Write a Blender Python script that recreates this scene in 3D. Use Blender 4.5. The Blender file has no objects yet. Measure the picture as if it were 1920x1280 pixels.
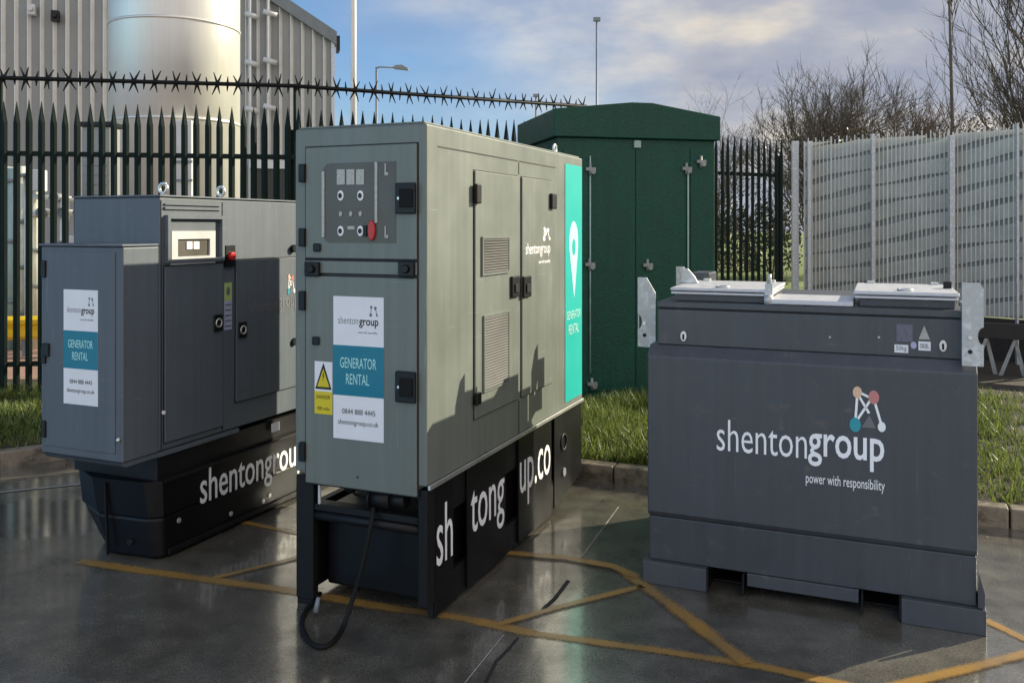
import bpy, bmesh, math, random
from mathutils import Vector, Matrix, Quaternion
R = math.radians
random.seed(7)
sc = bpy.context.scene
col = sc.collection

# ------------------------------------------------------------------ camera
FOC, HOR, CAMZ = 1655.0, 425.0, 2.0
cam_d = bpy.data.cameras.new('camera'); cam = bpy.data.objects.new('camera', cam_d); col.objects.link(cam)
cam.location = (0, 0, CAMZ); cam.rotation_euler = (R(90), 0, 0)
cam_d.sensor_width = 36; cam_d.lens = FOC / 1920 * 36; cam_d.shift_y = -(640 - HOR) / 1920
cam_d.clip_start = 0.05; cam_d.clip_end = 2000
sc.camera = cam
# ------------------------------------------------------------------ exposure
sc.view_settings.view_transform = 'Standard'; sc.view_settings.look = 'None'
sc.view_settings.gamma = 1; sc.view_settings.exposure = 1.55
# ------------------------------------------------------------------ sun
SUN = Vector((.91, .41, .45)).normalized()
EL = math.asin(SUN.z); AZ = math.atan2(SUN.x, SUN.y)
sd = bpy.data.lights.new('sun', 'SUN'); sd.energy = 2.75; sd.angle = R(.5); sd.color = (1, .91, .70)
so = bpy.data.objects.new('sun', sd); col.objects.link(so); so.rotation_euler = SUN.to_track_quat('Z', 'Y').to_euler()
so.location = (20, 8, 15)
# ------------------------------------------------------------------ world: nishita sky with clouds
w = bpy.data.worlds.new("World"); sc.world = w; w.use_nodes = True
nt = w.node_tree; N = nt.nodes; L = nt.links; N.clear()
def nd(tree, t, **kw):
    n = tree.nodes.new(t)
    for k, v in kw.items():
        if k in n.inputs: n.inputs[k].default_value = v
        else: setattr(n, k, v)
    return n
out = nd(nt, 'ShaderNodeOutputWorld'); bg = nd(nt, 'ShaderNodeBackground'); bg.inputs[1].default_value = .068
sky = nd(nt, 'ShaderNodeTexSky', sky_type='NISHITA', sun_disc=False, sun_elevation=EL, sun_rotation=AZ)
sky.air_density = 1.0; sky.dust_density = .6; sky.ozone_density = 2.0
tc = nd(nt, 'ShaderNodeTexCoord')
mp = nd(nt, 'ShaderNodeMapping'); mp.inputs['Scale'].default_value = (1, 1, 2.6); L.new(tc.outputs['Generated'], mp.inputs[0])
n1 = nd(nt, 'ShaderNodeTexNoise', Scale=2.3, Detail=8.0, Roughness=.52); L.new(mp.outputs[0], n1.inputs['Vector'])
n2 = nd(nt, 'ShaderNodeTexNoise', Scale=4.2, Detail=6.0, Roughness=.55); L.new(mp.outputs[0], n2.inputs['Vector'])
sx = nd(nt, 'ShaderNodeSeparateXYZ'); L.new(tc.outputs['Generated'], sx.inputs[0])
def mth(op, a, b=None, tree=nt, clamp=False):
    m = tree.nodes.new('ShaderNodeMath'); m.operation = op; m.use_clamp = clamp
    for i, v in enumerate((a, b)):
        if v is None: continue
        if isinstance(v, (int, float)): m.inputs[i].default_value = v
        else: tree.links.new(v, m.inputs[i])
    return m.outputs[0]
cover = mth('ADD', mth('MULTIPLY', sx.outputs[0], 2.1), mth('MULTIPLY', mth('SUBTRACT', n1.outputs[0], .5), 1.5))
cover = mth('ADD', cover, mth('MULTIPLY', sx.outputs[2], -.6))
back = mth('ADD', mth('MULTIPLY', sx.outputs[1], -1.6), .05, clamp=True)   # unseen sky behind the camera: cloud added and brightened as fill light
cover = mth('ADD', mth('ADD', cover, back), .66, clamp=True)
rc = nd(nt, 'ShaderNodeValToRGB'); L.new(n2.outputs[0], rc.inputs[0])
rc.color_ramp.elements[0].position = .40; rc.color_ramp.elements[0].color = (1.75, 1.95, 2.5, 1)
rc.color_ramp.elements[1].position = .68; rc.color_ramp.elements[1].color = (4.2, 3.8, 3.2, 1)
e = rc.color_ramp.elements.new(.52); e.color = (2.35, 2.45, 2.8, 1)
skm = nd(nt, 'ShaderNodeMix', data_type='RGBA', blend_type='MULTIPLY'); skm.inputs[0].default_value = 1
L.new(sky.outputs[0], skm.inputs[6]); skm.inputs[7].default_value = (.46, .64, .80, 1)
mx = nd(nt, 'ShaderNodeMix', data_type='RGBA'); L.new(cover, mx.inputs[0]); L.new(skm.outputs[2], mx.inputs[6]); L.new(rc.outputs[0], mx.inputs[7])
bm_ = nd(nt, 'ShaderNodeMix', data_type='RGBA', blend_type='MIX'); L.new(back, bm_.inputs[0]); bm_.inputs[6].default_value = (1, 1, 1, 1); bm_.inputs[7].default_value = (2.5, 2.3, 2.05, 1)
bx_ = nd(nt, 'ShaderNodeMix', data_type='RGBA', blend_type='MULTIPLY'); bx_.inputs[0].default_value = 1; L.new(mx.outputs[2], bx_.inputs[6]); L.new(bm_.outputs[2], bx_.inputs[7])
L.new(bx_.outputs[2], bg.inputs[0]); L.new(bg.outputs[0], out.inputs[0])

# ------------------------------------------------------------------ helpers
def ray(px, py):
    return Vector(((px - 960) / FOC, 1, -(py - HOR) / FOC))
def gnd(px, py, z=0):                                  # point at height z seen at a pixel
    d = ray(px, py); t = (z - CAMZ) / d.z
    return Vector((0, 0, CAMZ)) + d * t
def at(px, py, Y):
    return Vector((0, 0, CAMZ)) + ray(px, py) * Y
class Frame:
    """a vertical box frame: origin on the ground, local x runs along the front, local y runs back"""
    def __init__(s, o, deg):
        s.o = Vector((o[0], o[1], o[2] if len(o) > 2 else 0)); s.a = R(deg)
        s.X = Vector((math.cos(s.a), math.sin(s.a), 0)); s.Y = Vector((-math.sin(s.a), math.cos(s.a), 0))
    def F(s, px, py=600, c=0.):                        # point on plane local y = c
        d = ray(px, py); C0 = Vector((0, 0, CAMZ)); t = (s.o - C0 + s.Y * c).dot(s.Y) / d.dot(s.Y)
        p = C0 + d * t - s.o; return p.dot(s.X), p.z
    def S(s, px, py=600, c=0.):                        # point on plane local x = c
        d = ray(px, py); C0 = Vector((0, 0, CAMZ)); t = (s.o - C0 + s.X * c).dot(s.X) / d.dot(s.X)
        p = C0 + d * t - s.o; return p.dot(s.Y), p.z
class MB:
    def __init__(s): s.v = []; s.f = []; s.sm = []
    def face(s, pts, smooth=False):
        b = len(s.v); s.v += [tuple(p) for p in pts]; s.f.append(tuple(range(b, b + len(pts)))); s.sm.append(smooth)
    def box(s, x0, x1, y0, y1, z0, z1):
        b = len(s.v)
        s.v += [(x, y, z) for z in (z0, z1) for y in (y0, y1) for x in (x0, x1)]
        for f in ((0, 2, 3, 1), (4, 5, 7, 6), (0, 1, 5, 4), (2, 6, 7, 3), (0, 4, 6, 2), (1, 3, 7, 5)):
            s.f.append(tuple(b + i for i in f)); s.sm.append(False)
        return s
    def prism(s, poly, a, b, ax='y'):
        """poly = 2-D outline; ax = axis of extrusion. y:(x,z) x:(y,z) z:(x,y)"""
        def P(p, t):
            return {'y': (p[0], t, p[1]), 'x': (t, p[0], p[1]), 'z': (p[0], p[1], t)}[ax]
        n = len(poly); k = len(s.v)
        s.v += [P(p, a) for p in poly] + [P(p, b) for p in poly]
        s.f.append(tuple(range(k, k + n))); s.sm.append(False)
        s.f.append(tuple(range(k + 2 * n - 1, k + n - 1, -1))); s.sm.append(False)
        for i in range(n):
            j = (i + 1) % n; s.f.append((k + i, k + n + i, k + n + j, k + j)); s.sm.append(False)
        return s
    def loft(s, A, B):
        n = len(A); k = len(s.v); s.v += [tuple(p) for p in A] + [tuple(p) for p in B]
        s.f.append(tuple(range(k, k + n))); s.f.append(tuple(range(k + 2 * n - 1, k + n - 1, -1))); s.sm += [False, False]
        for i in range(n):
            j = (i + 1) % n; s.f.append((k + i, k + n + i, k + n + j, k + j)); s.sm.append(False)
        return s
    def cyl(s, p0, p1, r0, r1=None, n=12, caps=True, smooth=True):
        p0 = Vector(p0); p1 = Vector(p1); r1 = r0 if r1 is None else r1
        d = (p1 - p0).normalized(); u = d.orthogonal().normalized(); v = d.cross(u); k = len(s.v)
        for p, r in ((p0, r0), (p1, r1)):
            s.v += [tuple(p + (u * math.cos(2 * math.pi * i / n) + v * math.sin(2 * math.pi * i / n)) * r) for i in range(n)]
        for i in range(n):
            j = (i + 1) % n; s.f.append((k + i, k + j, k + n + j, k + n + i)); s.sm.append(smooth)
        if caps:
            s.f.append(tuple(range(k + n - 1, k - 1, -1))); s.f.append(tuple(range(k + n, k + 2 * n))); s.sm += [False, False]
        return s
    def tube(s, pts, r, n=8):
        pts = [Vector(p) for p in pts]; k = len(s.v); m = len(pts); u = None
        rr = r if isinstance(r, (list, tuple)) else [r] * m
        for i, p in enumerate(pts):
            d = (pts[min(i + 1, m - 1)] - pts[max(i - 1, 0)]).normalized()
            u = d.orthogonal().normalized() if u is None else (u - d * u.dot(d)).normalized()
            v = d.cross(u)
            s.v += [tuple(p + (u * math.cos(2 * math.pi * a / n) + v * math.sin(2 * math.pi * a / n)) * rr[i]) for a in range(n)]
        for i in range(m - 1):
            for a in range(n):
                b = (a + 1) % n; s.f.append((k + i * n + a, k + i * n + b, k + (i + 1) * n + b, k + (i + 1) * n + a)); s.sm.append(True)
        s.f.append(tuple(range(k + n - 1, k - 1, -1))); s.f.append(tuple(range(k + (m - 1) * n, k + m * n))); s.sm += [False, False]
        return s
    def torus(s, c, ax, R0, r, n=24, m=8, arc=2 * math.pi):
        ax = Vector(ax).normalized(); u = ax.orthogonal().normalized(); v = ax.cross(u); c = Vector(c)
        pts = [c + (u * math.cos(arc * i / n) + v * math.sin(arc * i / n)) * R0 for i in range(n + 1)]
        return s.tube(pts, r, m)
    def build(s, name, mat, parent=None, bevel=0, seg=2, recalc=True, loc=None):
        me = bpy.data.meshes.new(name); me.from_pydata(s.v, [], s.f)
        me.polygons.foreach_set('use_smooth', s.sm)
        if recalc:
            bm = bmesh.new(); bm.from_mesh(me); bmesh.ops.recalc_face_normals(bm, faces=bm.faces); bm.to_mesh(me); bm.free()
        me.materials.append(mat); o = bpy.data.objects.new(name, me); col.objects.link(o)
        if parent is not None: o.parent = parent
        if loc is not None: o.location = loc
        if bevel:
            m = o.modifiers.new('bevel', 'BEVEL'); m.width = bevel; m.segments = seg; m.limit_method = 'ANGLE'; m.angle_limit = R(40); m.harden_normals = True
        return o
def tag(o, label=None, cat=None, group=None, kind=None):
    for k, v in (('label', label), ('category', cat), ('group', group), ('kind', kind)):
        if v: o[k] = v
    return o
def thing(name, label, cat, frame=None, loc=(0, 0, 0), rz=0, group=None):
    o = bpy.data.objects.new(name, None); col.objects.link(o); o.empty_display_size = .2
    if frame is not None: o.location = frame.o; o.rotation_euler = (0, 0, frame.a)
    else: o.location = loc; o.rotation_euler = (0, 0, rz)
    return tag(o, label, cat, group)
def copy_tree(o, parent=None):
    c = o.copy(); col.objects.link(c); c.parent = parent
    for ch in [x for x in col.objects if x.parent == o]: copy_tree(ch, c)
    return c

# ------------------------------------------------------------------ materials
def mat(name, c, rough=.5, metal=0., var=.12, vscale=3., bump=0., bscale=60., streak=0., rvar=.08, spec=.5, coat=0., c2=None, c2scale=4., c2lo=.5, c2hi=.6, normal_detail=3, scratch=0.):
    m = bpy.data.materials.new(name); m.use_nodes = True; t = m.node_tree; b = t.nodes['Principled BSDF']
    tcn = t.nodes.new('ShaderNodeTexCoord'); g = t.nodes.new('ShaderNodeNewGeometry')
    pos = g.outputs['Position']
    no = nd(t, 'ShaderNodeTexNoise', Scale=vscale, Detail=5.0, Roughness=.6); t.links.new(pos, no.inputs['Vector'])
    rgb = t.nodes.new('ShaderNodeRGB'); rgb.outputs[0].default_value = (*c, 1); cur = rgb.outputs[0]
    if c2 is not None:
        n3 = nd(t, 'ShaderNodeTexNoise', Scale=c2scale, Detail=7.0, Roughness=.65); t.links.new(pos, n3.inputs['Vector'])
        mr = nd(t, 'ShaderNodeMapRange'); t.links.new(n3.outputs[0], mr.inputs[0]); mr.inputs[1].default_value = c2lo; mr.inputs[2].default_value = c2hi
        mm = nd(t, 'ShaderNodeMix', data_type='RGBA'); t.links.new(mr.outputs[0], mm.inputs[0]); t.links.new(cur, mm.inputs[6]); mm.inputs[7].default_value = (*c2, 1); cur = mm.outputs[2]
    mr = nd(t, 'ShaderNodeMapRange'); t.links.new(no.outputs[0], mr.inputs[0]); mr.inputs[1].default_value = .25; mr.inputs[2].default_value = .75
    mr.inputs[3].default_value = 1 - var; mr.inputs[4].default_value = 1 + var; fac = mr.outputs[0]
    if streak:
        mpp = t.nodes.new('ShaderNodeMapping'); mpp.inputs['Scale'].default_value = (22, 22, .9); t.links.new(pos, mpp.inputs[0])
        ns = nd(t, 'ShaderNodeTexNoise', Scale=1.0, Detail=4.0); t.links.new(mpp.outputs[0], ns.inputs['Vector'])
        ms = nd(t, 'ShaderNodeMapRange'); t.links.new(ns.outputs[0], ms.inputs[0]); ms.inputs[1].default_value = .3; ms.inputs[2].default_value = .75
        ms.inputs[3].default_value = 1 + streak; ms.inputs[4].default_value = 1 - streak; fac = mth('MULTIPLY', fac, ms.outputs[0], t)
    if scratch:
        for sc_, rot in (((2.5, 2.5, 70), (.3, .5, .2)), ((60, 60, 2.0), (.25, -.2, 0))):
            mq = t.nodes.new('ShaderNodeMapping'); mq.inputs['Scale'].default_value = sc_; mq.inputs['Rotation'].default_value = rot; t.links.new(pos, mq.inputs[0])
            nq = nd(t, 'ShaderNodeTexNoise', Scale=1.0, Detail=3.0, Roughness=.6); t.links.new(mq.outputs[0], nq.inputs['Vector'])
            rq = nd(t, 'ShaderNodeMapRange', clamp=True); t.links.new(nq.outputs[0], rq.inputs[0]); rq.inputs[1].default_value = .69; rq.inputs[2].default_value = .74
            rq.inputs[3].default_value = 0; rq.inputs[4].default_value = scratch; fac = mth('ADD', fac, rq.outputs[0], t)
    hs = nd(t, 'ShaderNodeHueSaturation'); t.links.new(cur, hs.inputs['Color']); t.links.new(fac, hs.inputs['Value'])
    t.links.new(hs.outputs[0], b.inputs['Base Color'])
    mr2 = nd(t, 'ShaderNodeMapRange'); t.links.new(no.outputs[0], mr2.inputs[0]); mr2.inputs[1].default_value = .3; mr2.inputs[2].default_value = .7
    mr2.inputs[3].default_value = max(0.02, rough - rvar); mr2.inputs[4].default_value = min(1, rough + rvar); t.links.new(mr2.outputs[0], b.inputs['Roughness'])
    b.inputs['Metallic'].default_value = metal; b.inputs['Specular IOR Level'].default_value = spec; b.inputs['Coat Weight'].default_value = coat
    if bump:
        nb = nd(t, 'ShaderNodeTexNoise', Scale=bscale, Detail=float(normal_detail)); t.links.new(pos, nb.inputs['Vector'])
        bp = nd(t, 'ShaderNodeBump', Strength=bump, Distance=.01); t.links.new(nb.outputs[0], bp.inputs['Height']); t.links.new(bp.outputs[0], b.inputs['Normal'])
    return m
M = {}
M['paint'] = mat('grey_paint', (.150, .168, .148), .38, streak=.09, var=.07, bump=.12, bscale=4, rvar=.07, c2=(.175, .182, .158), c2scale=14, c2lo=.62, c2hi=.75, scratch=.5)
M['paint_gen1'] = mat('slate_paint', (.108, .127, .148), .5, spec=.35, streak=.08, var=.07, bump=.12, bscale=4, c2=(.125, .143, .16), c2scale=17, c2lo=.6, c2hi=.72, rvar=.07, scratch=.5)
M['paint_tank'] = mat('anthracite_paint', (.060, .065, .074), .38, streak=.10, var=.12, bump=.14, bscale=3.5, rvar=.08, c2=(.11, .10, .09), c2scale=9, c2lo=.6, c2hi=.72, scratch=.5)
M['black'] = mat('black_paint', (.005, .005, .006), .40, spec=.22, var=.2, bump=.05, bscale=12)
M['blackm'] = mat('black_frame', (.009, .009, .010), .5, spec=.25, var=.3, bump=.1, bscale=20, c2=(.025, .022, .02), c2scale=8, c2lo=.6, c2hi=.75)
M['rubber'] = mat('rubber', (.008, .008, .008), .75, var=.2, spec=.25)
M['seam'] = mat('seam', (.01, .01, .011), .7)
M['plastic'] = mat('black_plastic', (.006, .006, .007), .42, spec=.3)
M['galv'] = mat('galvanised', (.48, .49, .48), .45, metal=.4, var=.15, vscale=18, rvar=.1, c2=(.62, .63, .64), c2scale=25, bump=.06, bscale=40)
M['dullgalv'] = mat('weathered_zinc', (.26, .27, .25), .5, metal=.3, var=.3, vscale=25)
M['steel'] = mat('steel', (.62, .62, .60), .33, metal=.75, var=.08)
M['lid'] = mat('aluminium_lid', (.58, .58, .60), .45, metal=.4, var=.12, vscale=20, bump=.08, bscale=30)
M['white'] = mat('white_vinyl', (.82, .82, .84), .35, var=.05, vscale=6)
M['letter'] = mat('white_lettering', (.94, .94, .95), .4, var=.05)
M['greyletter'] = mat('grey_lettering', (.16, .16, .17), .5)
M['tealst'] = mat('teal_vinyl', (.0, .17, .25), .35, var=.05)
M['turq'] = mat('turquoise_vinyl', (.0, .38, .34), .55, spec=.25, var=.03)
M['paleteal'] = mat('pale_print', (.45, .80, .75), .4)
M['yellow'] = mat('yellow_vinyl', (.72, .58, .02), .4)
M['yelgreen'] = mat('lime_vinyl', (.42, .55, .18), .4)
M['lavender'] = mat('lavender_vinyl', (.45, .45, .62), .4)
M['red'] = mat('red_plastic', (.50, .02, .02), .35)
M['redlogo'] = mat('red_print', (.55, .22, .20), .4)
M['orangelogo'] = mat('orange_print', (.75, .50, .34), .4)
M['teallogo'] = mat('teal_print', (.03, .30, .36), .4)
M['panel'] = mat('instrument_panel', (.085, .074, .06), .4, var=.1)
M['gauge'] = mat('gauge_face', (.42, .42, .38), .3, var=.2, vscale=60)
M['cream'] = mat('gap_sunlight_tan', (.62, .50, .36), .5, var=.15)
M['mesh'] = mat('vent_louvre', (.10, .10, .095), .5)
M['green'] = mat('cabinet_green', (.005, .054, .034), .5, spec=.3, var=.18, vscale=5, streak=.1, bump=.5, bscale=38, c2=(.009, .068, .044), c2scale=22, c2lo=.5, c2hi=.75)
M['greenfence'] = mat('palisade_green', (.003, .011, .008), .6, spec=.2, var=.2)
M['spike'] = mat('spike_steel', (.005, .006, .006), .6, spec=.2, var=.3)
M['kerb'] = mat('kerb_concrete', (.25, .21, .155), .4, var=.25, vscale=9, bump=.4, bscale=50, c2=(.10, .085, .06), c2scale=6, c2lo=.48, c2hi=.62)
M['soil'] = mat('soil', (.045, .035, .022), .9, var=.4, vscale=14, bump=1, bscale=30)
M['yard'] = mat('yard_concrete', (.27, .26, .23), .7, var=.25, vscale=3)
M['pave'] = mat('block_paving', (.32, .20, .15), .7, var=.25, vscale=6, bump=.3, bscale=20)
M['field'] = mat('meadow', (.16, .20, .05), .9, var=.35, vscale=2, bump=.5, bscale=8)
M['rib'] = mat('cladding_rib', (.66, .65, .61), .5, var=.1)
M['clad'] = mat('cladding', (.235, .24, .235), .5, var=.1, vscale=1.2, streak=.06)
M['trim'] = mat('roof_trim', (.16, .18, .19), .5, var=.15, vscale=4)
M['darkclad'] = mat('dark_plinth', (.035, .035, .033), .7, var=.2)
M['silo'] = mat('silo_steel', (.70, .69, .64), .40, metal=.5, var=.03, vscale=1.5, streak=.03, rvar=.03)
M['creamsteel'] = mat('cream_pipe', (.62, .62, .54), .45, var=.15, vscale=6)
M['palegreen'] = mat('pale_green_pipe', (.30, .40, .36), .45, var=.2, vscale=6)
M['whitep'] = mat('white_pole', (.55, .55, .54), .4, var=.1)
M['greyp'] = mat('grey_pole', (.20, .22, .24), .5)
M['barrier'] = mat('yellow_barrier', (.78, .52, .02), .4, var=.1, vscale=8)
M['bark'] = mat('bark', (.13, .105, .08), .9, var=.3, vscale=6)
M['barkfar'] = mat('bark_distant', (.14, .13, .125), .95, var=.2)
M['barkbrown'] = mat('bark_brown', (.13, .085, .055), .9, var=.3)
M['mesh_fence'] = mat('grey_mesh', (.60, .59, .53), .5, metal=.0, var=.15, vscale=5)
M['slat'] = mat('grey_slat', (.58, .55, .47), .6, var=.2, vscale=3)
M['slatback'] = mat('grey_backing', (.30, .30, .27), .8, var=.3, vscale=2)
M['timber'] = mat('dark_timber', (.035, .028, .022), .8, var=.35, vscale=8, bump=.6, bscale=25)
M['palewood'] = mat('pale_wood', (.33, .32, .29), .7, var=.3, vscale=10)
M['water_channel'] = mat('channel_concrete', (.30, .29, .25), .55, var=.3, vscale=12, bump=.3, bscale=40)

def leafmat(name, c, c2, tr=.25):
    m = bpy.data.materials.new(name); m.use_nodes = True; t = m.node_tree; b = t.nodes['Principled BSDF']
    g = t.nodes.new('ShaderNodeNewGeometry')
    mm = nd(t, 'ShaderNodeMix', data_type='RGBA'); t.links.new(g.outputs['Random Per Island'], mm.inputs[0]); mm.inputs[6].default_value = (*c, 1); mm.inputs[7].default_value = (*c2, 1)
    n3 = nd(t, 'ShaderNodeTexNoise', Scale=2.5, Detail=3.0); t.links.new(g.outputs['Position'], n3.inputs['Vector'])
    hs = nd(t, 'ShaderNodeHueSaturation'); t.links.new(mm.outputs[2], hs.inputs['Color']); v = mth('ADD', mth('MULTIPLY', n3.outputs[0], 1.1), .45, t); t.links.new(v, hs.inputs['Value'])
    t.links.new(hs.outputs[0], b.inputs['Base Color']); b.inputs['Roughness'].default_value = .45
    trn = t.nodes.new('ShaderNodeBsdfTranslucent'); t.links.new(hs.outputs[0], trn.inputs[0])
    mxs = t.nodes.new('ShaderNodeMixShader'); mxs.inputs[0].default_value = tr; t.links.new(b.outputs[0], mxs.inputs[1]); t.links.new(trn.outputs[0], mxs.inputs[2])
    t.links.new(mxs.outputs[0], t.nodes['Material Output'].inputs[0]); return m
M['grass'] = leafmat('grass_blades', (.03, .06, .012), (.29, .35, .08), .35)
M['ivy'] = leafmat('dark_leaves', (.02, .035, .016), (.08, .10, .05), .15)
M['brownleaf'] = leafmat('brown_leaves', (.06, .045, .03), (.13, .085, .045), .15)

def wet_ground():
    m = bpy.data.materials.new('wet_asphalt'); m.use_nodes = True; t = m.node_tree; b = t.nodes['Principled BSDF']
    g = t.nodes.new('ShaderNodeNewGeometry'); pos = g.outputs['Position']
    fine = nd(t, 'ShaderNodeTexNoise', Scale=95.0, Detail=4.0, Roughness=.7); med = nd(t, 'ShaderNodeTexNoise', Scale=5.0, Detail=6.0, Roughness=.6)
    big = nd(t, 'ShaderNodeTexNoise', Scale=.75, Detail=5.0, Roughness=.55)
    mid = nd(t, 'ShaderNodeTexNoise', Scale=26.0, Detail=3.0)
    for n in (fine, med, big, mid): t.links.new(pos, n.inputs['Vector'])
    r1 = nd(t, 'ShaderNodeValToRGB'); t.links.new(fine.outputs[0], r1.inputs[0])
    r1.color_ramp.elements[0].position = .3; r1.color_ramp.elements[0].color = (.045, .042, .035, 1)
    r1.color_ramp.elements[1].position = .75; r1.color_ramp.elements[1].color = (.17, .155, .122, 1)
    k = mth('ADD', mth('MULTIPLY', med.outputs[0], 2.2, t), mth('ADD', mth('MULTIPLY', big.outputs[0], 1.9, t), -1.05, t), t)
    hs = nd(t, 'ShaderNodeHueSaturation'); t.links.new(r1.outputs[0], hs.inputs['Color']); t.links.new(k, hs.inputs['Value'])
    t.links.new(hs.outputs[0], b.inputs['Base Color'])
    # puddles: low broad noise plus one real pool by the left kerb
    sp = t.nodes.new('ShaderNodeSeparateXYZ'); t.links.new(pos, sp.inputs[0])
    dx = mth('DIVIDE', mth('SUBTRACT', sp.outputs[0], -3.35, t), .85, t); dy = mth('DIVIDE', mth('SUBTRACT', sp.outputs[1], 6.05, t), .42, t)
    d2 = mth('SQRT', mth('ADD', mth('MULTIPLY', dx, dx, t), mth('MULTIPLY', dy, dy, t), t), None, t)
    pool = mth('SUBTRACT', mth('ADD', 1.15, mth('MULTIPLY', mth('SUBTRACT', med.outputs[0], .5, t), 1.6, t), t), d2, t)
    pool = mth('MULTIPLY', pool, 4.0, t, clamp=True)
    wet = mth('ADD', mth('MULTIPLY', big.outputs[0], 1.3, t), mth('MULTIPLY', med.outputs[0], .5, t), t)
    mr = nd(t, 'ShaderNodeMapRange', clamp=True); t.links.new(wet, mr.inputs[0]); mr.inputs[1].default_value = .72; mr.inputs[2].default_value = 1.05
    mr.inputs[3].default_value = .34; mr.inputs[4].default_value = .12
    rough = mth('MULTIPLY', mr.outputs[0], mth('SUBTRACT', 1.0, mth('MULTIPLY', pool, .9, t), t), t)
    rough = mth('ADD', rough, mth('MULTIPLY', mth('SUBTRACT', fine.outputs[0], .5, t), .25, t), t, clamp=True)
    t.links.new(rough, b.inputs['Roughness'])
    cw = nd(t, 'ShaderNodeMapRange', clamp=True); t.links.new(mth('ADD', mth('MULTIPLY', big.outputs[0], .6, t), mth('MULTIPLY', med.outputs[0], .5, t), t), cw.inputs[0]); cw.inputs[1].default_value = .45; cw.inputs[2].default_value = .62; cw.inputs[3].default_value = .6; cw.inputs[4].default_value = 1.0; t.links.new(cw.outputs[0], b.inputs['Coat Weight'])
    bh = mth('ADD', mth('MULTIPLY', fine.outputs[0], .5, t), mth('ADD', mth('MULTIPLY', med.outputs[0], .8, t), mth('MULTIPLY', mid.outputs[0], .9, t), t), t)
    bp = nd(t, 'ShaderNodeBump', Distance=.006); t.links.new(bh, bp.inputs['Height'])
    t.links.new(mth('MULTIPLY', mth('SUBTRACT', 1.0, mth('MULTIPLY', pool, .85, t), t), .24, t), bp.inputs['Strength'])
    t.links.new(bp.outputs[0], b.inputs['Normal']); b.inputs['Specular IOR Level'].default_value = .5
    b.inputs['Coat IOR'].default_value = 1.7; b.inputs['Coat Roughness'].default_value = .12
    return m
M['wet'] = wet_ground()
def marking():
    m = bpy.data.materials.new('worn_yellow_paint'); m.use_nodes = True; t = m.node_tree; b = t.nodes['Principled BSDF']
    g = t.nodes.new('ShaderNodeNewGeometry'); pos = g.outputs['Position']; uv = t.nodes.new('ShaderNodeUVMap')
    fine = nd(t, 'ShaderNodeTexNoise', Scale=60.0, Detail=6.0, Roughness=.75); med = nd(t, 'ShaderNodeTexNoise', Scale=3.0, Detail=5.0, Roughness=.6)
    for n in (fine, med): t.links.new(pos, n.inputs['Vector'])
    k = mth('ADD', mth('MULTIPLY', fine.outputs[0], .6, t), mth('MULTIPLY', med.outputs[0], .8, t), t)
    mr = nd(t, 'ShaderNodeMapRange', clamp=True); t.links.new(k, mr.inputs[0]); mr.inputs[1].default_value = .60; mr.inputs[2].default_value = .86
    mm = nd(t, 'ShaderNodeMix', data_type='RGBA'); t.links.new(mr.outputs[0], mm.inputs[0]); mm.inputs[6].default_value = (.40, .225, .05, 1); mm.inputs[7].default_value = (.26, .165, .065, 1)
    t.links.new(mm.outputs[2], b.inputs['Base Color']); b.inputs['Roughness'].default_value = .38
    b.inputs['Coat Weight'].default_value = .3; b.inputs['Coat Roughness'].default_value = .15
    bp = nd(t, 'ShaderNodeBump', Distance=.005, Strength=.25); t.links.new(fine.outputs[0], bp.inputs['Height']); t.links.new(bp.outputs[0], b.inputs['Normal'])
    sp = t.nodes.new('ShaderNodeSeparateXYZ'); t.links.new(uv.outputs[0], sp.inputs[0])
    e = mth('MULTIPLY', mth('ABSOLUTE', mth('SUBTRACT', sp.outputs[1], .5, t), None, t), 2.0, t)
    al = mth('ADD', mth('MULTIPLY', mth('SUBTRACT', 1.0, e, t), 1.7, t), mth('ADD', mth('MULTIPLY', mth('SUBTRACT', fine.outputs[0], .5, t), 1.8, t), mth('MULTIPLY', mth('SUBTRACT', .53, med.outputs[0], t), 1.1, t), t), t)
    al = mth('MULTIPLY', al, 1.0, t, clamp=True); t.links.new(mth('MULTIPLY', al, .85, t), b.inputs['Alpha'])
    return m
M['mark'] = marking()

# ------------------------------------------------------------------ lettering
def text(body, parent, m, plane, a0, a1, b0, b1, c, name='lettering', bold=0., thick=.0015, spacing=1.0):
    """fit the words to the rectangle a0..a1 x b0..b1. plane 'F': a=x b=z facing -y ; 'S': a=y b=z facing +x"""
    cu = bpy.data.curves.new(name, 'FONT'); cu.body = body; cu.size = 1; cu.offset = bold; cu.extrude = .001; cu.space_character = spacing; cu.resolution_u = 3
    to = bpy.data.objects.new(name, cu); col.objects.link(to); dg = bpy.context.evaluated_depsgraph_get(); dg.update()
    me = bpy.data.meshes.new_from_object(to.evaluated_get(dg)); bpy.data.objects.remove(to)
    xs = [v.co.x for v in me.vertices]; ys = [v.co.y for v in me.vertices]
    X0, X1, Y0, Y1 = min(xs), max(xs), min(ys), max(ys)
    for v in me.vertices:
        a = a0 + (v.co.x - X0) / (X1 - X0) * (a1 - a0); b = b0 + (v.co.y - Y0) / (Y1 - Y0) * (b1 - b0); k = c + (thick if v.co.z > 0 else 0) * (-1 if plane == 'F' else 1)
        v.co = (a, k, b) if plane == 'F' else (k, a, b)
    me.materials.clear(); me.materials.append(m)
    o = bpy.data.objects.new(name, me); col.objects.link(o); o.parent = parent
    return o
def disc(mb, plane, a, b, ra, rb, c, d, n=20):
    poly = [(a + ra * math.cos(2 * math.pi * i / n), b + rb * math.sin(2 * math.pi * i / n)) for i in range(n)]
    mb.prism(poly, c, d, 'y' if plane == 'F' else 'x')
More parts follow.
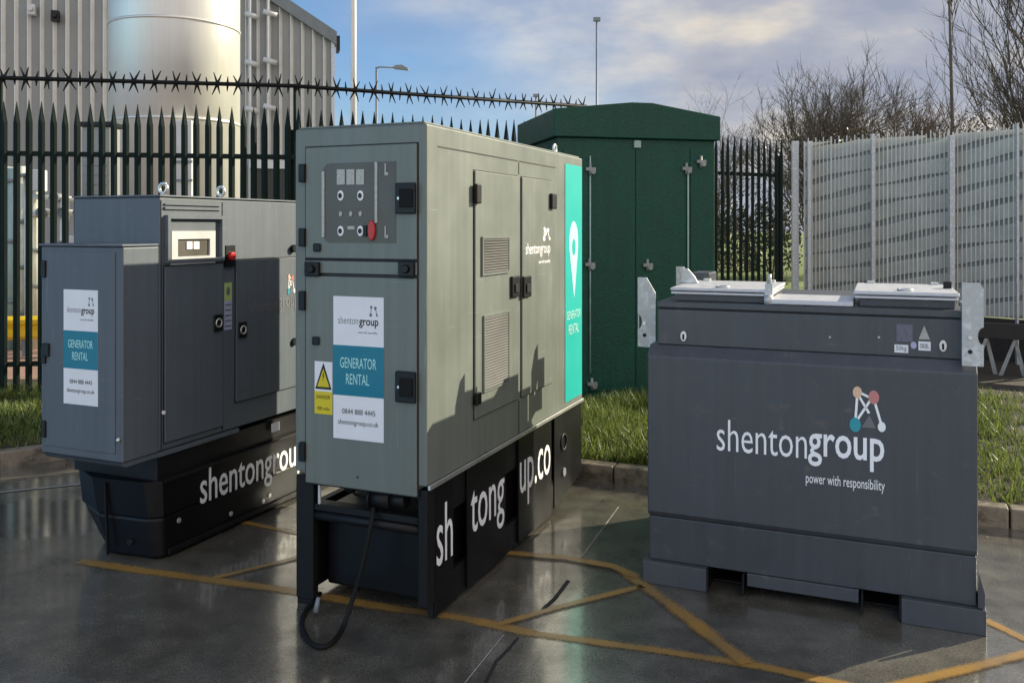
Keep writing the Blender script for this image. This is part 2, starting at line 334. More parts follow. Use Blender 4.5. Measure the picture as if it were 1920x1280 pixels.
def stick(mb, plane, p, q, wd, c, d):
    v = Vector((q[0] - p[0], q[1] - p[1])); n = Vector((-v.y, v.x)).normalized() * wd / 2
    mb.prism([(p[0] + n.x, p[1] + n.y), (p[0] - n.x, p[1] - n.y), (q[0] - n.x, q[1] - n.y), (q[0] + n.x, q[1] + n.y)], c, d, 'y' if plane == 'F' else 'x')
def mark(parent, plane, a0, a1, b0, b1, c, colours=True, sgn=None):
    """the little molecule emblem: four discs joined by rods"""
    s = -1 if plane == 'F' else 1
    def P(u, v): return (a0 + u * (a1 - a0), b0 + v * (b1 - b0))
    W = (a1 - a0); H = (b1 - b0)
    m = MB()
    for p, q in (((.22, .82), (.16, .18)), ((.66, .78), (.16, .2)), ((.66, .78), (.9, .18)), ((.22, .86), (.6, .74)), ((.22, .82), (.55, .42))):
        stick(m, plane, P(*p), P(*q), W * .07, c, c + s * .001)
    m.build('logo_rod', M['letter'], parent)
    for (u, v, r, k) in ((.22, .84, .13, 'orangelogo'), (.68, .76, .15, 'redlogo'), (.16, .16, .16, 'teallogo'), (.9, .16, .11, 'letter')):
        q = MB(); p = P(u, v); disc(q, plane, p[0], p[1], r * W, r * H * .95, c + s * .001, c + s * .0028); q.build('logo_dot', M[k if colours else 'letter'], parent)
    q = MB(); q.prism([P(.34, .12), P(.74, .12), P(.56, .38)], c + s * .0002, c + s * .0015, 'y' if plane == 'F' else 'x'); q.build('logo_shade', M['greyletter'], parent)
def frame_line(mb, x0, x1, z0, z1, w_, c0, c1, plane='F'):
    """a thin rectangular ring on a face, no overlapping corners"""
    bx = (lambda a0, a1, b0, b1: mb.box(a0, a1, c0, c1, b0, b1)) if plane == 'F' else (lambda a0, a1, b0, b1: mb.box(c0, c1, a0, a1, b0, b1))
    bx(x0, x1, z0, z0 + w_); bx(x0, x1, z1 - w_, z1); bx(x0, x0 + w_, z0 + w_, z1 - w_); bx(x1 - w_, x1, z0 + w_, z1 - w_)

# ================================================================== SETTING
g = MB(); g.face([(-400, -60, 0), (400, -60, 0), (400, 700, 0), (-400, 700, 0)])
tag(g.build('ground', M['wet'], recalc=False), kind='structure')
# kerb line : left run, corner behind the generators, right run
KL = [(-9.4, 4.0), (-4.25, 7.32), (-2.95, 8.15), (-2.66, 8.28), (-2.3, 8.20), (.79, 6.9), (3.3, 5.85), (6.5, 4.51), (10, 3.05)]
def offs(pl, d):
    o = []
    for i, p in enumerate(pl):
        a = Vector(pl[max(i - 1, 0)]); b = Vector(pl[min(i + 1, len(pl) - 1)]); t = (b - a).normalized(); o.append((p[0] - t.y * d, p[1] + t.x * d))
    return o
KB = offs(KL, .13)
vg = MB(); vb = offs(KL, .125)
for i in range(len(vb) - 1):
    a, b = vb[i], vb[i + 1]
    vg.face([(a[0], a[1], .112), (b[0], b[1], .112), (b[0] * 1.15, 15.5, .112), (a[0] * 1.15, 15.5, .112)])
tag(vg.build('verge_soil', M['soil'], recalc=False), kind='structure')
km = MB()
for i in range(len(KL) - 1):
    a, b = Vector(KL[i]), Vector(KL[i + 1]); a2, b2 = Vector(KB[i]), Vector(KB[i + 1]); n = max(1, round((b - a).length / .9))
    for k in range(n):
        t0 = k / n + .006 / n; t1 = (k + 1) / n - .006 / n
        p, q, r_, s_ = a.lerp(b, t0), a.lerp(b, t1), a2.lerp(b2, t1), a2.lerp(b2, t0)
        h = .13 + random.uniform(-.004, .004)
        km.loft([(p.x, p.y, -.05), (q.x, q.y, -.05), (r_.x, r_.y, -.05), (s_.x, s_.y, -.05)], [(p.x, p.y, h), (q.x, q.y, h), (r_.x, r_.y, h), (s_.x, s_.y, h)])
tag(km.build('kerb', M['kerb'], bevel=.012), kind='structure')
# far ground beyond the fences
pv = MB(); pv.face([(-60, 10.9, .118), (-3.3, 10.9, .118), (-1, 15.6, .118), (-60, 15.6, .118)])
tag(pv.build('yard_paving', M['pave'], recalc=False), kind='structure')
yc = MB(); yc.face([(-60, 15.7, .11), (-1, 15.7, .11), (-1, 60, .11), (-60, 60, .11)]); tag(yc.build('yard_concrete', M['yard'], recalc=False), kind='structure')
fl = MB(); fl.face([(-1, 15.7, .11), (90, 15.7, .11), (90, 300, .11), (-1, 300, .11)])
tag(fl.build('meadow', M['field'], recalc=False), kind='structure')
# gutter strip along the left kerb
def strip(name, m, pts, wd, z, th=.0, joined=False):
    s = MB()
    P = [Vector((p[0], p[1])) for p in pts]; Lf = offs([tuple(p) for p in P], wd / 2); Rt = offs([tuple(p) for p in P], -wd / 2)
    for i in range(len(P) - 1):
        s.face([(*Rt[i], z), (*Rt[i + 1], z), (*Lf[i + 1], z), (*Lf[i], z)])
    o = s.build(name, m, recalc=False); uvl = o.data.uv_layers.new(name='UVMap')
    for p in o.data.polygons:
        for li, uvv in zip(p.loop_indices, ((0, 0), (1, 0), (1, 1), (0, 1))): uvl.data[li].uv = uvv
    return tag(o, kind='structure')
a = gnd(-120, 936); b = gnd(0, 923); c = gnd(140, 909); d_ = gnd(260, 899)
strip('drain_channel', M['water_channel'], [(a.x, a.y), (b.x, b.y), (c.x, c.y), (d_.x, d_.y)], .035, .004)
# yellow box markings
marks = [
    ([(150, 1052), (260, 1069), (550, 1108), (700, 1135), (872, 1160), (1000, 1188)], .07, .004),
    ([(1000, 1188), (1250, 1222), (1430, 1250), (1640, 1298)], .055, .004),
    ([(935, 1172), (1060, 1136), (1205, 1100)], .046, .008),
    ([(940, 1038), (1060, 1048), (1150, 1064), (1195, 1085)], .06, .012),
    ([(1175, 1075), (1290, 1160), (1400, 1246)], .075, .008),
    ([(400, 1085), (480, 1066), (560, 1046)], .04, .008),
    ([(450, 978), (560, 1000)], .05, .004),
    ([(1846, 1162), (1990, 1232)], .05, .004),
    ([(1990, 1210), (1850, 1246), (1640, 1298)], .055, .008),
]
for pts, wd, z in marks:
    strip('yellow_marking', M['mark'], [(gnd(*p).x, gnd(*p).y) for p in pts], wd * 1.5, z)
# joint in the ground and dark crack beside it
strip('ground_joint', M['water_channel'], [(gnd(*p).x, gnd(*p).y) for p in ((1160, 950), (1090, 1045))], .009, .003)
strip('ground_joint', M['water_channel'], [(gnd(*p).x, gnd(*p).y) for p in ((945, 1190), (862, 1292))], .007, .003)
strip('ground_crack', M['seam'], [(gnd(*p).x, gnd(*p).y) for p in ((1066, 1088), (1040, 1122), (1018, 1142))], .022, .003)
strip('ground_crack', M['seam'], [(gnd(*p).x, gnd(*p).y) for p in ((972, 1195), (950, 1220), (930, 1240), (905, 1290))], .014, .003)

# grass on the verge
def blades(n, area, hmin, hmax, wd, m, name):
    s = MB(); random.seed(3)
    for i in range(n):
        x, y, z = area(); h = random.uniform(hmin, hmax) * (.7 + .9 * (math.sin(x * 2.3 + 1) * math.sin(y * 3.1 + x) * .5 + .5)); wb = 2.6 if random.random() < .12 else 1; an = random.uniform(0, math.pi); w_ = wd * wb * random.uniform(.6, 1.3); h = h * (.6 if wb > 1 else 1)
        dx, dy = math.cos(an) * w_, math.sin(an) * w_; lx, ly = random.gauss(0, h * .35), random.gauss(0, h * .35)
        s.face([(x - dx, y - dy, z), (x + dx, y + dy, z), (x + dx * .7 + lx * .5, y + dy * .7 + ly * .5, z + h * .62)])
        s.face([(x - dx * .6 + lx * .45, y - dy * .6 + ly * .45, z + h * .55), (x + dx * .7 + lx * .45, y + dy * .7 + ly * .45, z + h * .55), (x + lx, y + ly, z + h)])
    return s.build(name, m, recalc=False)
def inverge(x, y):
    # distance behind the kerb line (positive on the verge)
    if x < -2.66: return (Vector((x + 4.25, y - 7.32)).dot(Vector((-.542, .84))))
    return (Vector((x - .79, y - 6.9)).dot(Vector((.386, .9225))))
def area():
    while True:
        q = random.random()
        if q < .40: x, y = random.uniform(-6.5, -3.3), random.uniform(6.0, 10.0)
        elif q < .75: x, y = random.uniform(.3, 1.9), random.uniform(6.6, 9.4)
        else: x, y = random.uniform(2.4, 6.5), random.uniform(4.5, 9.8)
        if inverge(x, y) > .16:
            if random.random() < .12 + .88 * (math.sin(x * 5 + y * 3) * math.sin(y * 6 - x * 2) * .5 + .5) ** 1.5: return x, y, .11
tag(blades(40000, area, .04, .16, .007, M['grass'], 'grass'), 'rough green grass growing on the verge behind the kerb', 'grass', kind='stuff')

lm = MB(); random.seed(9)
for i in range(260):
    if i < 170:
        k = random.uniform(1.3, 7.0); j = int(k); p0, p1 = Vector(KL[j]), Vector(KL[min(j + 1, len(KL) - 1)]); q = p0.lerp(p1, k - j); n_ = Vector((p1.y - p0.y, -(p1.x - p0.x))).normalized(); q = q + n_ * abs(random.gauss(0, .22)) + n_ * .02; x, y, z = q.x, q.y, .006
    else: x, y, z = area(); z = .13 + random.random() * .05
    a_ = random.uniform(0, 6.28); r_ = random.uniform(.008, .02); lm.face([(x + r_ * math.cos(a_), y + r_ * math.sin(a_), z), (x - r_ * .5 * math.sin(a_), y + r_ * .5 * math.cos(a_), z + .004), (x - r_ * math.cos(a_), y - r_ * math.sin(a_), z + .002), (x + r_ * .5 * math.sin(a_), y - r_ * .5 * math.cos(a_), z + .005)])
tag(lm.build('leaf_litter', M['brownleaf'], recalc=False), 'small dead leaves lying along the kerb and on the grass', 'leaves', kind='stuff')

# ================================================================== MIDDLE GENERATOR (gen2)
G2 = Frame((-.424, 4.384), -22.7)
g2 = thing('generator', 'tall grey generator in the middle with control panel and turquoise rear strip', 'generator', G2, group='hire generators')
W2, D2, H2, B2 = .791, 2.477, 2.515, .705
def FX(px, fr=G2): return fr.F(px)[0]
def FR(fr, px0, px1, py0, py1):     # rectangle on a front face -> x0,x1,z0,z1
    pc = (px0 + px1) / 2; return fr.F(px0)[0], fr.F(px1)[0], fr.F(pc, py1)[1], fr.F(pc, py0)[1]
def SR(fr, px0, px1, py0, py1):
    pc = (px0 + px1) / 2; return fr.S(px0)[0], fr.S(px1)[0], fr.S(pc, py1)[1], fr.S(pc, py0)[1]
m = MB(); m.box(-W2, 0, 0, D2, B2, H2); case = m.build('canopy', M['paint'], g2, bevel=.012, seg=3)
m = MB(); m.box(-W2 + .02, -.02, .015, D2 - .02, H2 + .001, H2 + .012); m.build('roof_sheet', M['paint'], g2, bevel=.004)
# front doors (proud of the face)
dx0, dx1 = -.715, -.051
m = MB(); m.box(dx0, dx1, -.012, .0, 1.835, 2.415); d1 = m.build('control_door', M['paint'], g2, bevel=.005)
m = MB(); m.box(dx0, dx1, -.010, .0, 1.757, 1.822); m.build('crossbar', M['paint'], g2, bevel=.004)
m = MB(); m.box(dx0, dx1, -.012, .0, .655, 1.742); d2 = m.build('front_door', M['paint'], g2, bevel=.005)
m = MB(); m.box(-W2 + .005, -.012, -.002, -.0005, .70, 2.43)
m.box(dx0 - .006, dx1 + .006, -.004, -.0022, 1.7425, 1.7565); m.box(dx0 - .006, dx1 + .006, -.004, -.0022, 1.8225, 1.8345)
m = MB()
for z0, z1 in ((.655, 1.742), (1.757, 1.822), (1.835, 2.415)):
    frame_line(m, dx0 - .007, dx1 + .007, z0 - .0065, z1 + .0065, .0062, -.0035, -.001)
m.build('door_seal', M['seam'], g2)
# instrument window
x0, x1, z0, z1 = FR(G2, 606, 745, 305, 455)
m = MB(); rr = .05; poly = [(x1, z0), (x1, z1)]
for k in range(6): a_ = R(90 + k * 18); poly.append((x0 + rr + rr * math.cos(a_), z1 - rr * 1.5 + rr * 1.5 * math.sin(a_)))
for k in range(6): a_ = R(180 + k * 18); poly.append((x0 + rr + rr * math.cos(a_), z0 + rr * 1.5 + rr * 1.5 * math.sin(a_)))
m.prism(poly, -.0145, -.0122); pn = m.build('instrument_panel', M['panel'], d1)
m = MB()
for cx in (643, 661, 679):
    a0, a1, b0, b1 = FR(G2, cx - 8, cx + 7, 318, 347); m.box(a0, a1, -.019, -.0145, b0, b1)
m.build('gauge', M['gauge'], d1, bevel=.002)
def ring(px, py, r1, r2, mt, nm, c=-.0145, d=-.019):
    x, z = G2.F(px, py); q = MB(); disc(q, 'F', x, z, r1, r1 * 1.45, d, c); return q.build(nm, M[mt], d1)
for px, py in ((642, 367), (679, 367), (642, 433), (679, 433)):
    ring(px, py, .018, .018, 'letter', 'switch'); ring(px, py, .009, .009, 'plastic', 'switch_knob', -.019, -.026)
for px in (642, 661, 679): ring(px, 401, .009, .009, 'gauge', 'indicator_lamp')
a0, a1, b0, b1 = FR(G2, 655, 668, 424, 430); m = MB(); m.box(a0, a1, -.018, -.0145, b0, b1); m.build('label_plate', M['gauge'], d1)
for (p0, p1, q0, q1) in ((607, 612, 322, 445), (706, 711, 304, 418)):
    a0, a1, b0, b1 = FR(G2, p0, p1, q0, q1); m = MB(); m.box(a0, a1, -.021, -.0145, b0, b1); m.build('window_trim', M['gauge'], d1, bevel=.002)
x, z = G2.F(701, 432); m = MB(); disc(m, 'F', x, z, .022, .052, -.03, -.0145); m.build('emergency_stop', M['red'], d1, bevel=.006)
x, z = G2.F(689, 433); m = MB(); m.box(x - .012, x + .008, -.024, -.0146, z - .028, z + .028); m.build('stop_bracket', M['plastic'], d1)
for px, py in ((727, 318), (727, 435)):
    x, z = G2.F(px, py); m = MB(); m.box(x - .008, x - .001, -.018, -.0146, z - .03, z + .03); m.box(x, x + .012, -.018, -.0146, z - .03, z - .015); m.build('latch_clip', M['gauge'], d1)
def latch(fr, parent, px, py, wd, ht, c=-.012):
    x, z = fr.F(px, py); m = MB(); m.box(x - wd / 2, x + wd / 2, c - .022, c - .001, z - ht / 2, z + ht / 2)
    o = m.build('paddle_latch', M['plastic'], parent, bevel=.006)
    q = MB(); q.box(x - wd * .26, x + wd * .38, c - .031, c - .0225, z - ht * .3, z + ht * .3); q.build('paddle', M['rubber'], o, bevel=.004)
    q = MB(); q.cyl((x - wd * .3, c - .0225, z), (x - wd * .3, c - .027, z), .007, n=10); q.build('lock', M['steel'], o)
latch(G2, d1, 765, 372, .115, .155); latch(G2, d2, 765, 724, .115, .155)
for py in (325, 445): 
    x, z = G2.F(571, py); m = MB(); m.box(x - .02, x + .018, -.03, -.001, z - .048, z + .048); m.build('hinge', M['plastic'], d1, bevel=.005)
for py in (563, 845):
    x, z = G2.F(571, py); m = MB(); m.box(x - .02, x + .018, -.03, -.001, z - .05, z + .05); m.build('hinge', M['plastic'], d2, bevel=.005)
for px in (590, 766):
    x, z = G2.F(px, 504); m = MB(); m.box(x - .045, x + .045, -.032, -.0105, z - .038, z + .038); m.cyl((x, -.03, z), (x, -.048, z), .022, n=12); m.build('corner_fastener', M['plastic'], g2, bevel=.006)
for px, py, dd in ((598, 464, d1), (596, 638, d2)):
    x, z = G2.F(px, py); m = MB(); m.box(x - .022, x + .022, -.026, -.0125, z - .022, z + .022); m.build('quarter_turn_lock', M['plastic'], dd, bevel=.006)
x, z = G2.F(673, 893); m = MB(); m.cyl((x, -.012, z), (x, -.014, z), .006, n=8); m.build('drain_hole', M['seam'], d2)
# poster on the front door
def poster(fr, parent, px0, px1, ys, big=True):
    x0, x1, z0, z1 = FR(fr, px0, px1, ys[0], ys[3]); H = z1 - z0
    za = z1 - (ys[1] - ys[0]) / (ys[3] - ys[0]) * H; zb = z1 - (ys[2] - ys[0]) / (ys[3] - ys[0]) * H
    m = MB(); m.box(x0, x1, -.0145, -.0125, z0, z1); p = m.build('hire_poster', M['white'], parent)
    p['label'] = 'tall white notice with a teal middle band'
    m = MB(); m.box(x0 - .001, x1 + .001, -.0155, -.0148, zb, za); m.build('teal_band', M['tealst'], p)
    w_ = x1 - x0; t_ = .0006
    hA = za - x0 * 0
    text('shenton', p, M['greyletter'], 'F', x0 + .1 * w_, x0 + .50 * w_, za + .44 * (z1 - za), za + .59 * (z1 - za), -.0147, bold=-.008, thick=t_)
    text('group', p, M['seam'], 'F', x0 + .52 * w_, x0 + .90 * w_, za + .37 * (z1 - za), za + .54 * (z1 - za), -.0147, bold=.015, thick=t_)
    text('power with responsibility', p, M['greyletter'], 'F', x0 + .5 * w_, x0 + .88 * w_, za + .25 * (z1 - za), za + .30 * (z1 - za), -.0147, thick=t_)
    q = MB()
    for (u, v, r) in ((.76, .80, .030), (.84, .78, .034), (.75, .64, .034), (.87, .64, .024)):
        disc(q, 'F', x0 + u * w_, za + v * (z1 - za), r * w_ * .8, r * w_ * .9, -.0152, -.0147, 10)
    stick(q, 'F', (x0 + .76 * w_, za + .8 * (z1 - za)), (x0 + .75 * w_, za + .64 * (z1 - za)), .004, -.015, -.0147)
    stick(q, 'F', (x0 + .84 * w_, za + .78 * (z1 - za)), (x0 + .87 * w_, za + .64 * (z1 - za)), .004, -.015, -.0147)
    q.build('logo_mark', M['greyletter'], p)
    text('GENERATOR', p, M['paleteal'], 'F', x0 + .14 * w_, x0 + .86 * w_, zb + .55 * (za - zb), zb + .76 * (za - zb), -.0156, thick=t_)
    text('RENTAL', p, M['paleteal'], 'F', x0 + .26 * w_, x0 + .72 * w_, zb + .23 * (za - zb), zb + .44 * (za - zb), -.0156, thick=t_)
    text('0844 888 4445', p, M['seam'], 'F', x0 + .18 * w_, x0 + .84 * w_, z0 + .58 * (zb - z0), z0 + .70 * (zb - z0), -.0147, thick=t_)
    text('shentongroup.co.uk', p, M['seam'], 'F', x0 + .1 * w_, x0 + .90 * w_, z0 + .30 * (zb - z0), z0 + .45 * (zb - z0), -.0147, thick=t_)
poster(G2, d2, 628, 722, (556, 648, 742, 824))
x0, x1, z0, z1 = FR(G2, 593, 626, 677, 775)
m = MB(); m.box(x0, x1, -.0145, -.0125, z0, z1); ws = m.build('warning_sign', M['white'], d2)
zm = z0 + .43 * (z1 - z0)
m = MB(); m.box(x0, x1, -.0152, -.0147, z0, zm); m.build('sign_text_field', M['yellow'], ws)
xc = (x0 + x1) / 2
m = MB(); m.prism([(x0 + .004, zm + .012), (x1 - .004, zm + .012), (xc, z1 - .006)], -.0152, -.0147); m.build('triangle_border', M['seam'], ws)
m = MB(); m.prism([(x0 + .017, zm + .024), (x1 - .017, zm + .024), (xc, z1 - .036)], -.0158, -.0153); m.build('triangle', M['yellow'], ws)
m = MB(); m.prism([(xc - .004, zm + .05), (xc + .006, zm + .085), (xc + .001, zm + .085), (xc + .008, zm + .115), (xc - .006, zm + .08), (xc, zm + .08)], -.0163, -.0159); m.build('lightning_bolt', M['seam'], ws)
text('DANGER', ws, M['seam'], 'F', x0 + .012, x1 - .012, zm - .038, zm - .018, -.0153, thick=.0005); text('400 volts', ws, M['seam'], 'F', x0 + .016, x1 - .016, z0 + .02, z0 + .04, -.0153, thick=.0005)
# right side doors
def side_door(fr, parent, l0, l1, z0, z1, mt, nm='side_door'):
    m = MB(); m.box(.0012, .012, l0, l1, z0, z1); o = m.build(nm, M[mt], parent, bevel=.004)
    q = MB(); frame_line(q, l0 - .007, l1 + .007, z0 - .007, z1 + .007, .0065, .0004, .0018, 'S'); q.build('door_seal', M['seam'], o); return o
sA = side_door(G2, g2, .5475, 1.175, .935, 2.31, 'paint'); sB = side_door(G2, g2, 1.24, 1.79, .935, 2.31, 'paint')
for bb in ((.001, .003, 1.203, 1.209, B2 + .01, .92), (.001, .003, 1.203, 1.209, 2.325, 2.40), (.001, .003, .12, 1.195, 2.405, 2.411), (.001, .003, 1.217, 1.88, 2.405, 2.411)):
    m = MB(); m.box(*bb); m.build('panel_joint', M['seam'], g2)
for dd, px, py0, py1 in ((sA, 889, 345, 382), (sB, 1032, 363, 392)):
    a0, a1, b0, b1 = SR(G2, px - 5, px + 4, py0, py1); m = MB(); m.box(.012, .036, a0, a1, b0, b1); m.build('hinge', M['plastic'], dd, bevel=.008)
for dd, px in ((sA, 889),):
    a0, a1, b0, b1 = SR(G2, px - 5, px + 4, 735 if px < 900 else 620, 758 if px < 900 else 650); m = MB(); m.box(.012, .036, a0, a1, b0, b1); m.build('hinge', M['plastic'], dd, bevel=.008)
for dd, p0, p1 in ((sA, 953, 967), (sB, 975, 989)):
    a0, a1, b0, b1 = SR(G2, p0, p1, 517, 557); m = MB(); m.box(.0125, .03, a0, a1, b0, b1); o = m.build('paddle_latch', M['plastic'], dd, bevel=.006)
    m = MB(); m.box(.0305, .038, a0 + .03, a1 - .03, b0 + .03, b1 - .05); m.build('paddle', M['rubber'], o, bevel=.003)
def louvre(fr, parent, px0, px1, py0, py1, n, both=False):
    a0, a1, b0, b1 = SR(fr, px0, px1, py0, py1); m = MB(); m.box(.0125, .0135, a0, a1, b0, b1); o = m.build('vent', M['seam'], parent)
    q = MB(); frame_line(q, a0 - .012, a1 + .012, b0 - .012, b1 + .012, .012, .0125, .024, 'S')
    q.build('vent_frame', M['paint'], o)
    q = MB()
    for k in range(n):
        z = b0 + (k + .2) / n * (b1 - b0); h = (b1 - b0) / n * .62
        q.prism([(.014, z + h), (.014, z + h + .003), (.024, z + .003), (.024, z)], a0 + .003, a1 - .003, 'y')
    q.build('louvre', M['mesh'], o)
louvre(G2, sA, 900, 948, 447, 510, 13); louvre(G2, sA, 903, 948, 590, 722, 26)
a0, a1, b0, b1 = SR(G2, 982, 1028, 455, 482)
text('shentongroup', sB, M['letter'], 'S', a0, a1, b0, b1, .0125); text('power with responsibility', sB, M['letter'], 'S', a0 + .23, a1, b0 - .05, b0 - .02, .0125)
a0, a1, b0, b1 = SR(G2, 1014, 1028, 425, 452); mark(sB, 'S', a0, a1, b0, b1, .0125, False)
# turquoise strip at the rear
a0, a1, _, _ = SR(G2, 1059, 1091, 313, 750)
z0 = .745; z1 = 2.45
m = MB(); m.box(.001, .004, a0, a1 - .01, z0, z1); ts = m.build('turquoise_strip', M['turq'], g2)
w_ = a1 - a0; zc = 2.03
m = MB(); poly = []
for k in range(17):
    a_ = R(-20 + k * 220 / 16); poly.append((a0 + w_ * (.47 + .26 * math.cos(a_)), 1.88 + .16 * math.sin(a_)))
poly.append((a0 + w_ * .5, 1.48)); m.prism(poly, .0042, .0056, 'x'); m.build('map_pin', M['paleteal'], ts)
m = MB(); disc(m, 'S', a0 + w_ * .47, 1.85, w_ * .10, .06, .0057, .0066); m.build('pin_centre', M['turq'], ts)
text('GENERATOR', ts, M['paleteal'], 'S', a0 + .03, a1 - .05, 1.33, 1.39, .0042); text('RENTAL', ts, M['paleteal'], 'S', a0 + .07, a1 - .09, 1.22, 1.29, .0042)
# drip edge, lifting eye
m = MB(); m.box(.0008, .014, .01, D2 - .01, B2 - .018, B2 + .006); m.build('bottom_trim', M['steel'], g2, bevel=.003)
l, z = G2.S(1040, 280, -.1); m = MB(); m.torus((-.1, l, H2 + .05), (1, 0, 0), .028, .009); m.box(-.11, -.09, l - .02, l + .02, H2 + .0125, H2 + .03); m.build('lifting_eye', M['steel'], g2)
# chassis
m = MB(); m.box(-W2, -.682, 0.01, .06, .03, B2 - .02); m.box(-W2, -W2 + .05, .061, 2.4, .05, .50); ch = m.build('chassis', M['blackm'], g2, bevel=.006)
m = MB(); m.box(-.055, -.003, .01, .10, .10, B2 - .02); m.build('front_post', M['blackm'], g2, bevel=.006)
def panel_side(l0, l1, zb0, zb1, top=B2 - .02):
    q = MB(); q.prism([(l0, zb0), (l1, zb1), (l1, top), (l0, top)], -.012, .0, 'x'); return q.build('skirt_panel', M['black'], g2, bevel=.003)
pA = panel_side(.10, .30, .02, .04); pB = panel_side(.47, 1.0, .03, .03); pC = panel_side(1.21, 1.80, .03, .03)
m = MB(); m.box(-.05, -.016, .101, 1.82, .015, .18); m.box(-.05, -.016, .101, 1.82, .50, B2 - .021); m.build('side_rail', M['blackm'], g2, bevel=.004)
text('sh', pA, M['letter'], 'S', .045 + .06, .285, .27, .575, .001); text('tong', pB, M['letter'], 'S', .51, .975, .215, .54, .001); text('up.co', pC, M['letter'], 'S', 1.225, 1.77, .23, .53, .001)
m = MB(); m.box(-.68, -.06, .13, 1.85, .075, .504); m.build('fuel_tank', M['black'], g2, bevel=.02)
m = MB(); m.box(-.68, -.06, .02, .10, .505, .54); m.build('cross_tray', M['blackm'], g2, bevel=.004)
m = MB(); m.cyl((-.68, .04, .475), (-.056, .04, .475), .026, n=14); m.build('cross_tube', M['blackm'], g2)
m = MB(); m.box(-.68, -.06, .42, .44, .51, B2 - .01); m.build('gap_sunlight_panel', M['cream'], g2)  # tan panel put in the gap; its colour stands in for sunlight beyond
# hanging hoses and coupling
m = MB()
def arc_pts(p, q, sag, n=10):
    p, q = Vector(p), Vector(q); return [p.lerp(q, i / n) - Vector((0, 0, sag * 4 * (i / n) * (1 - i / n))) for i in range(n + 1)]
m.tube(arc_pts((-.60, .12, .70), (-.46, .10, .69), .10), .006); m.tube(arc_pts((-.63, .15, .70), (-.36, .10, .60), .07), .007); m.tube(arc_pts((-.45, .12, .70), (-.34, .06, .58), .01), .010)
m.tube(arc_pts((-.20, .12, .70), (-.08, .08, .55), -.01), .006); m.build('hose', M['rubber'], g2)
m = MB(); m.cyl((-.34, .06, .60), (-.22, .05, .605), .05, n=18); m.cyl((-.35, .06, .60), (-.34, .06, .60), .06, n=18); m.cyl((-.22, .05, .605), (-.14, .05, .61), .04, n=16); m.build('socket_coupling', M['blackm'], g2)
m = MB(); m.box(-.658, -.645, .02, .03, .54, .69); m.build('earth_strap', M['whitep'], g2)
# rear skirt
pD = panel_side(1.86, 2.45, .05, .16)
m = MB(); m.box(-.70, -.06, 1.98, 2.44, .20, .62); m.build('rear_box', M['black'], g2, bevel=.01)
l, z = G2.S(1056, 828); m = MB(); m.torus((.003, l, z), (1, 0, 0), .055, .008, n=26); m.build('filler_ring', M['blackm'], pD)
l, z = G2.S(1056, 884); m = MB(); m.cyl((.001, l, z), (.012, l, z), .03, n=14); m.build('filler_cap', M['greyp'], pD)
m = MB(); m.box(-.785, -.69, .015, .07, .0, .029); m.build('skid_foot', M['blackm'], g2)

# loose power cable hanging from the coupling to the ground
pts = [(700, 952, .02), (697, 975, -.02), (690, 1010, -.04), (678, 1065, -.06), (662, 1120, -.08)]
cp = []
for px, py, c_ in pts:
    x, z = G2.F(px, py, c_); p = G2.o + G2.X * x + G2.Y * c_; cp.append(Vector((p.x, p.y, z)))
gp = [(643, 1175), (624, 1203), (600, 1212), (577, 1198), (566, 1170), (573, 1145), (588, 1128), (600, 1112)]
for i, (px, py) in enumerate(gp):
    p = gnd(px, py, .014 + (.02 if i > 7 else 0)); p.z = .014 + (.02 if i > 7 else 0); cp.append(p)
def smooth(P, n=6):
    o = []
    for i in range(len(P) - 1):
        p0, p1, p2, p3 = P[max(i - 1, 0)], P[i], P[i + 1], P[min(i + 2, len(P) - 1)]
        for k in range(n):
            t = k / n; o.append(.5 * ((2 * p1) + (p2 - p0) * t + (2 * p0 - 5 * p1 + 4 * p2 - p3) * t * t + (3 * p1 - p0 - 3 * p2 + p3) * t ** 3))
    o.append(P[-1]); return o
m = MB(); m.tube(smooth(cp), .0125, 10); cab = m.build('power_cable', M['rubber'])
tag(cab, 'black cable hanging from the tall middle generator and coiled on the wet ground', 'cable')
p = gnd(592, 1150, .02); m = MB(); m.cyl((p.x, p.y, .03), (p.x + .012, p.y + .01, .10), .014, .010, n=12); m.build('cable_plug', M['greyp'], cab)

# ================================================================== LEFT GENERATOR (gen1)
G1 = Frame((-2.105, 5.279), -22.7)
g1 = thing('generator', 'lower slate grey generator at the left with a protruding nose and black boat shaped base', 'generator', G1, group='hire generators')
def SS(px, py): return G1.S(px, py)
H1, N1, C1 = 2.178, 1.885, .655
D1 = 2.7
# body profile along its length
m = MB(); m.box(-.70, 0, -.006, D1, C1 + .003, H1); body1 = m.build('canopy', M['paint_gen1'], g1, bevel=.01, seg=3)
m = MB(); m.box(-.645, .003, -.285, -.008, C1, N1); nose = m.build('nose', M['paint_gen1'], g1, bevel=.012, seg=3)
m = MB(); m.box(-.645, .004, -.01, .7, C1 - .03, C1 - .002); m.prism([(-.285, C1 - .003), (-.01, C1 - .003), (-.01, C1 - .03), (-.25, C1 - .03)], -.63, -.01, 'x'); m.build('nose_lip', M['paint_gen1'], g1)
m = MB(); m.box(-.60, -.05, -.292, -.2855, C1 + .05, N1 - .03); nd_ = m.build('front_door', M['paint_gen1'], g1, bevel=.003)
m = MB(); m.box(-.655, .010, -.295, -.02, N1 + .001, N1 + .014); m.build('nose_cover', M['paint_gen1'], g1, bevel=.004)
m = MB(); m.box(-.71, .012, -.014, D1, H1 + .001, H1 + .013); m.build('roof_sheet', M['paint_gen1'], g1, bevel=.004)
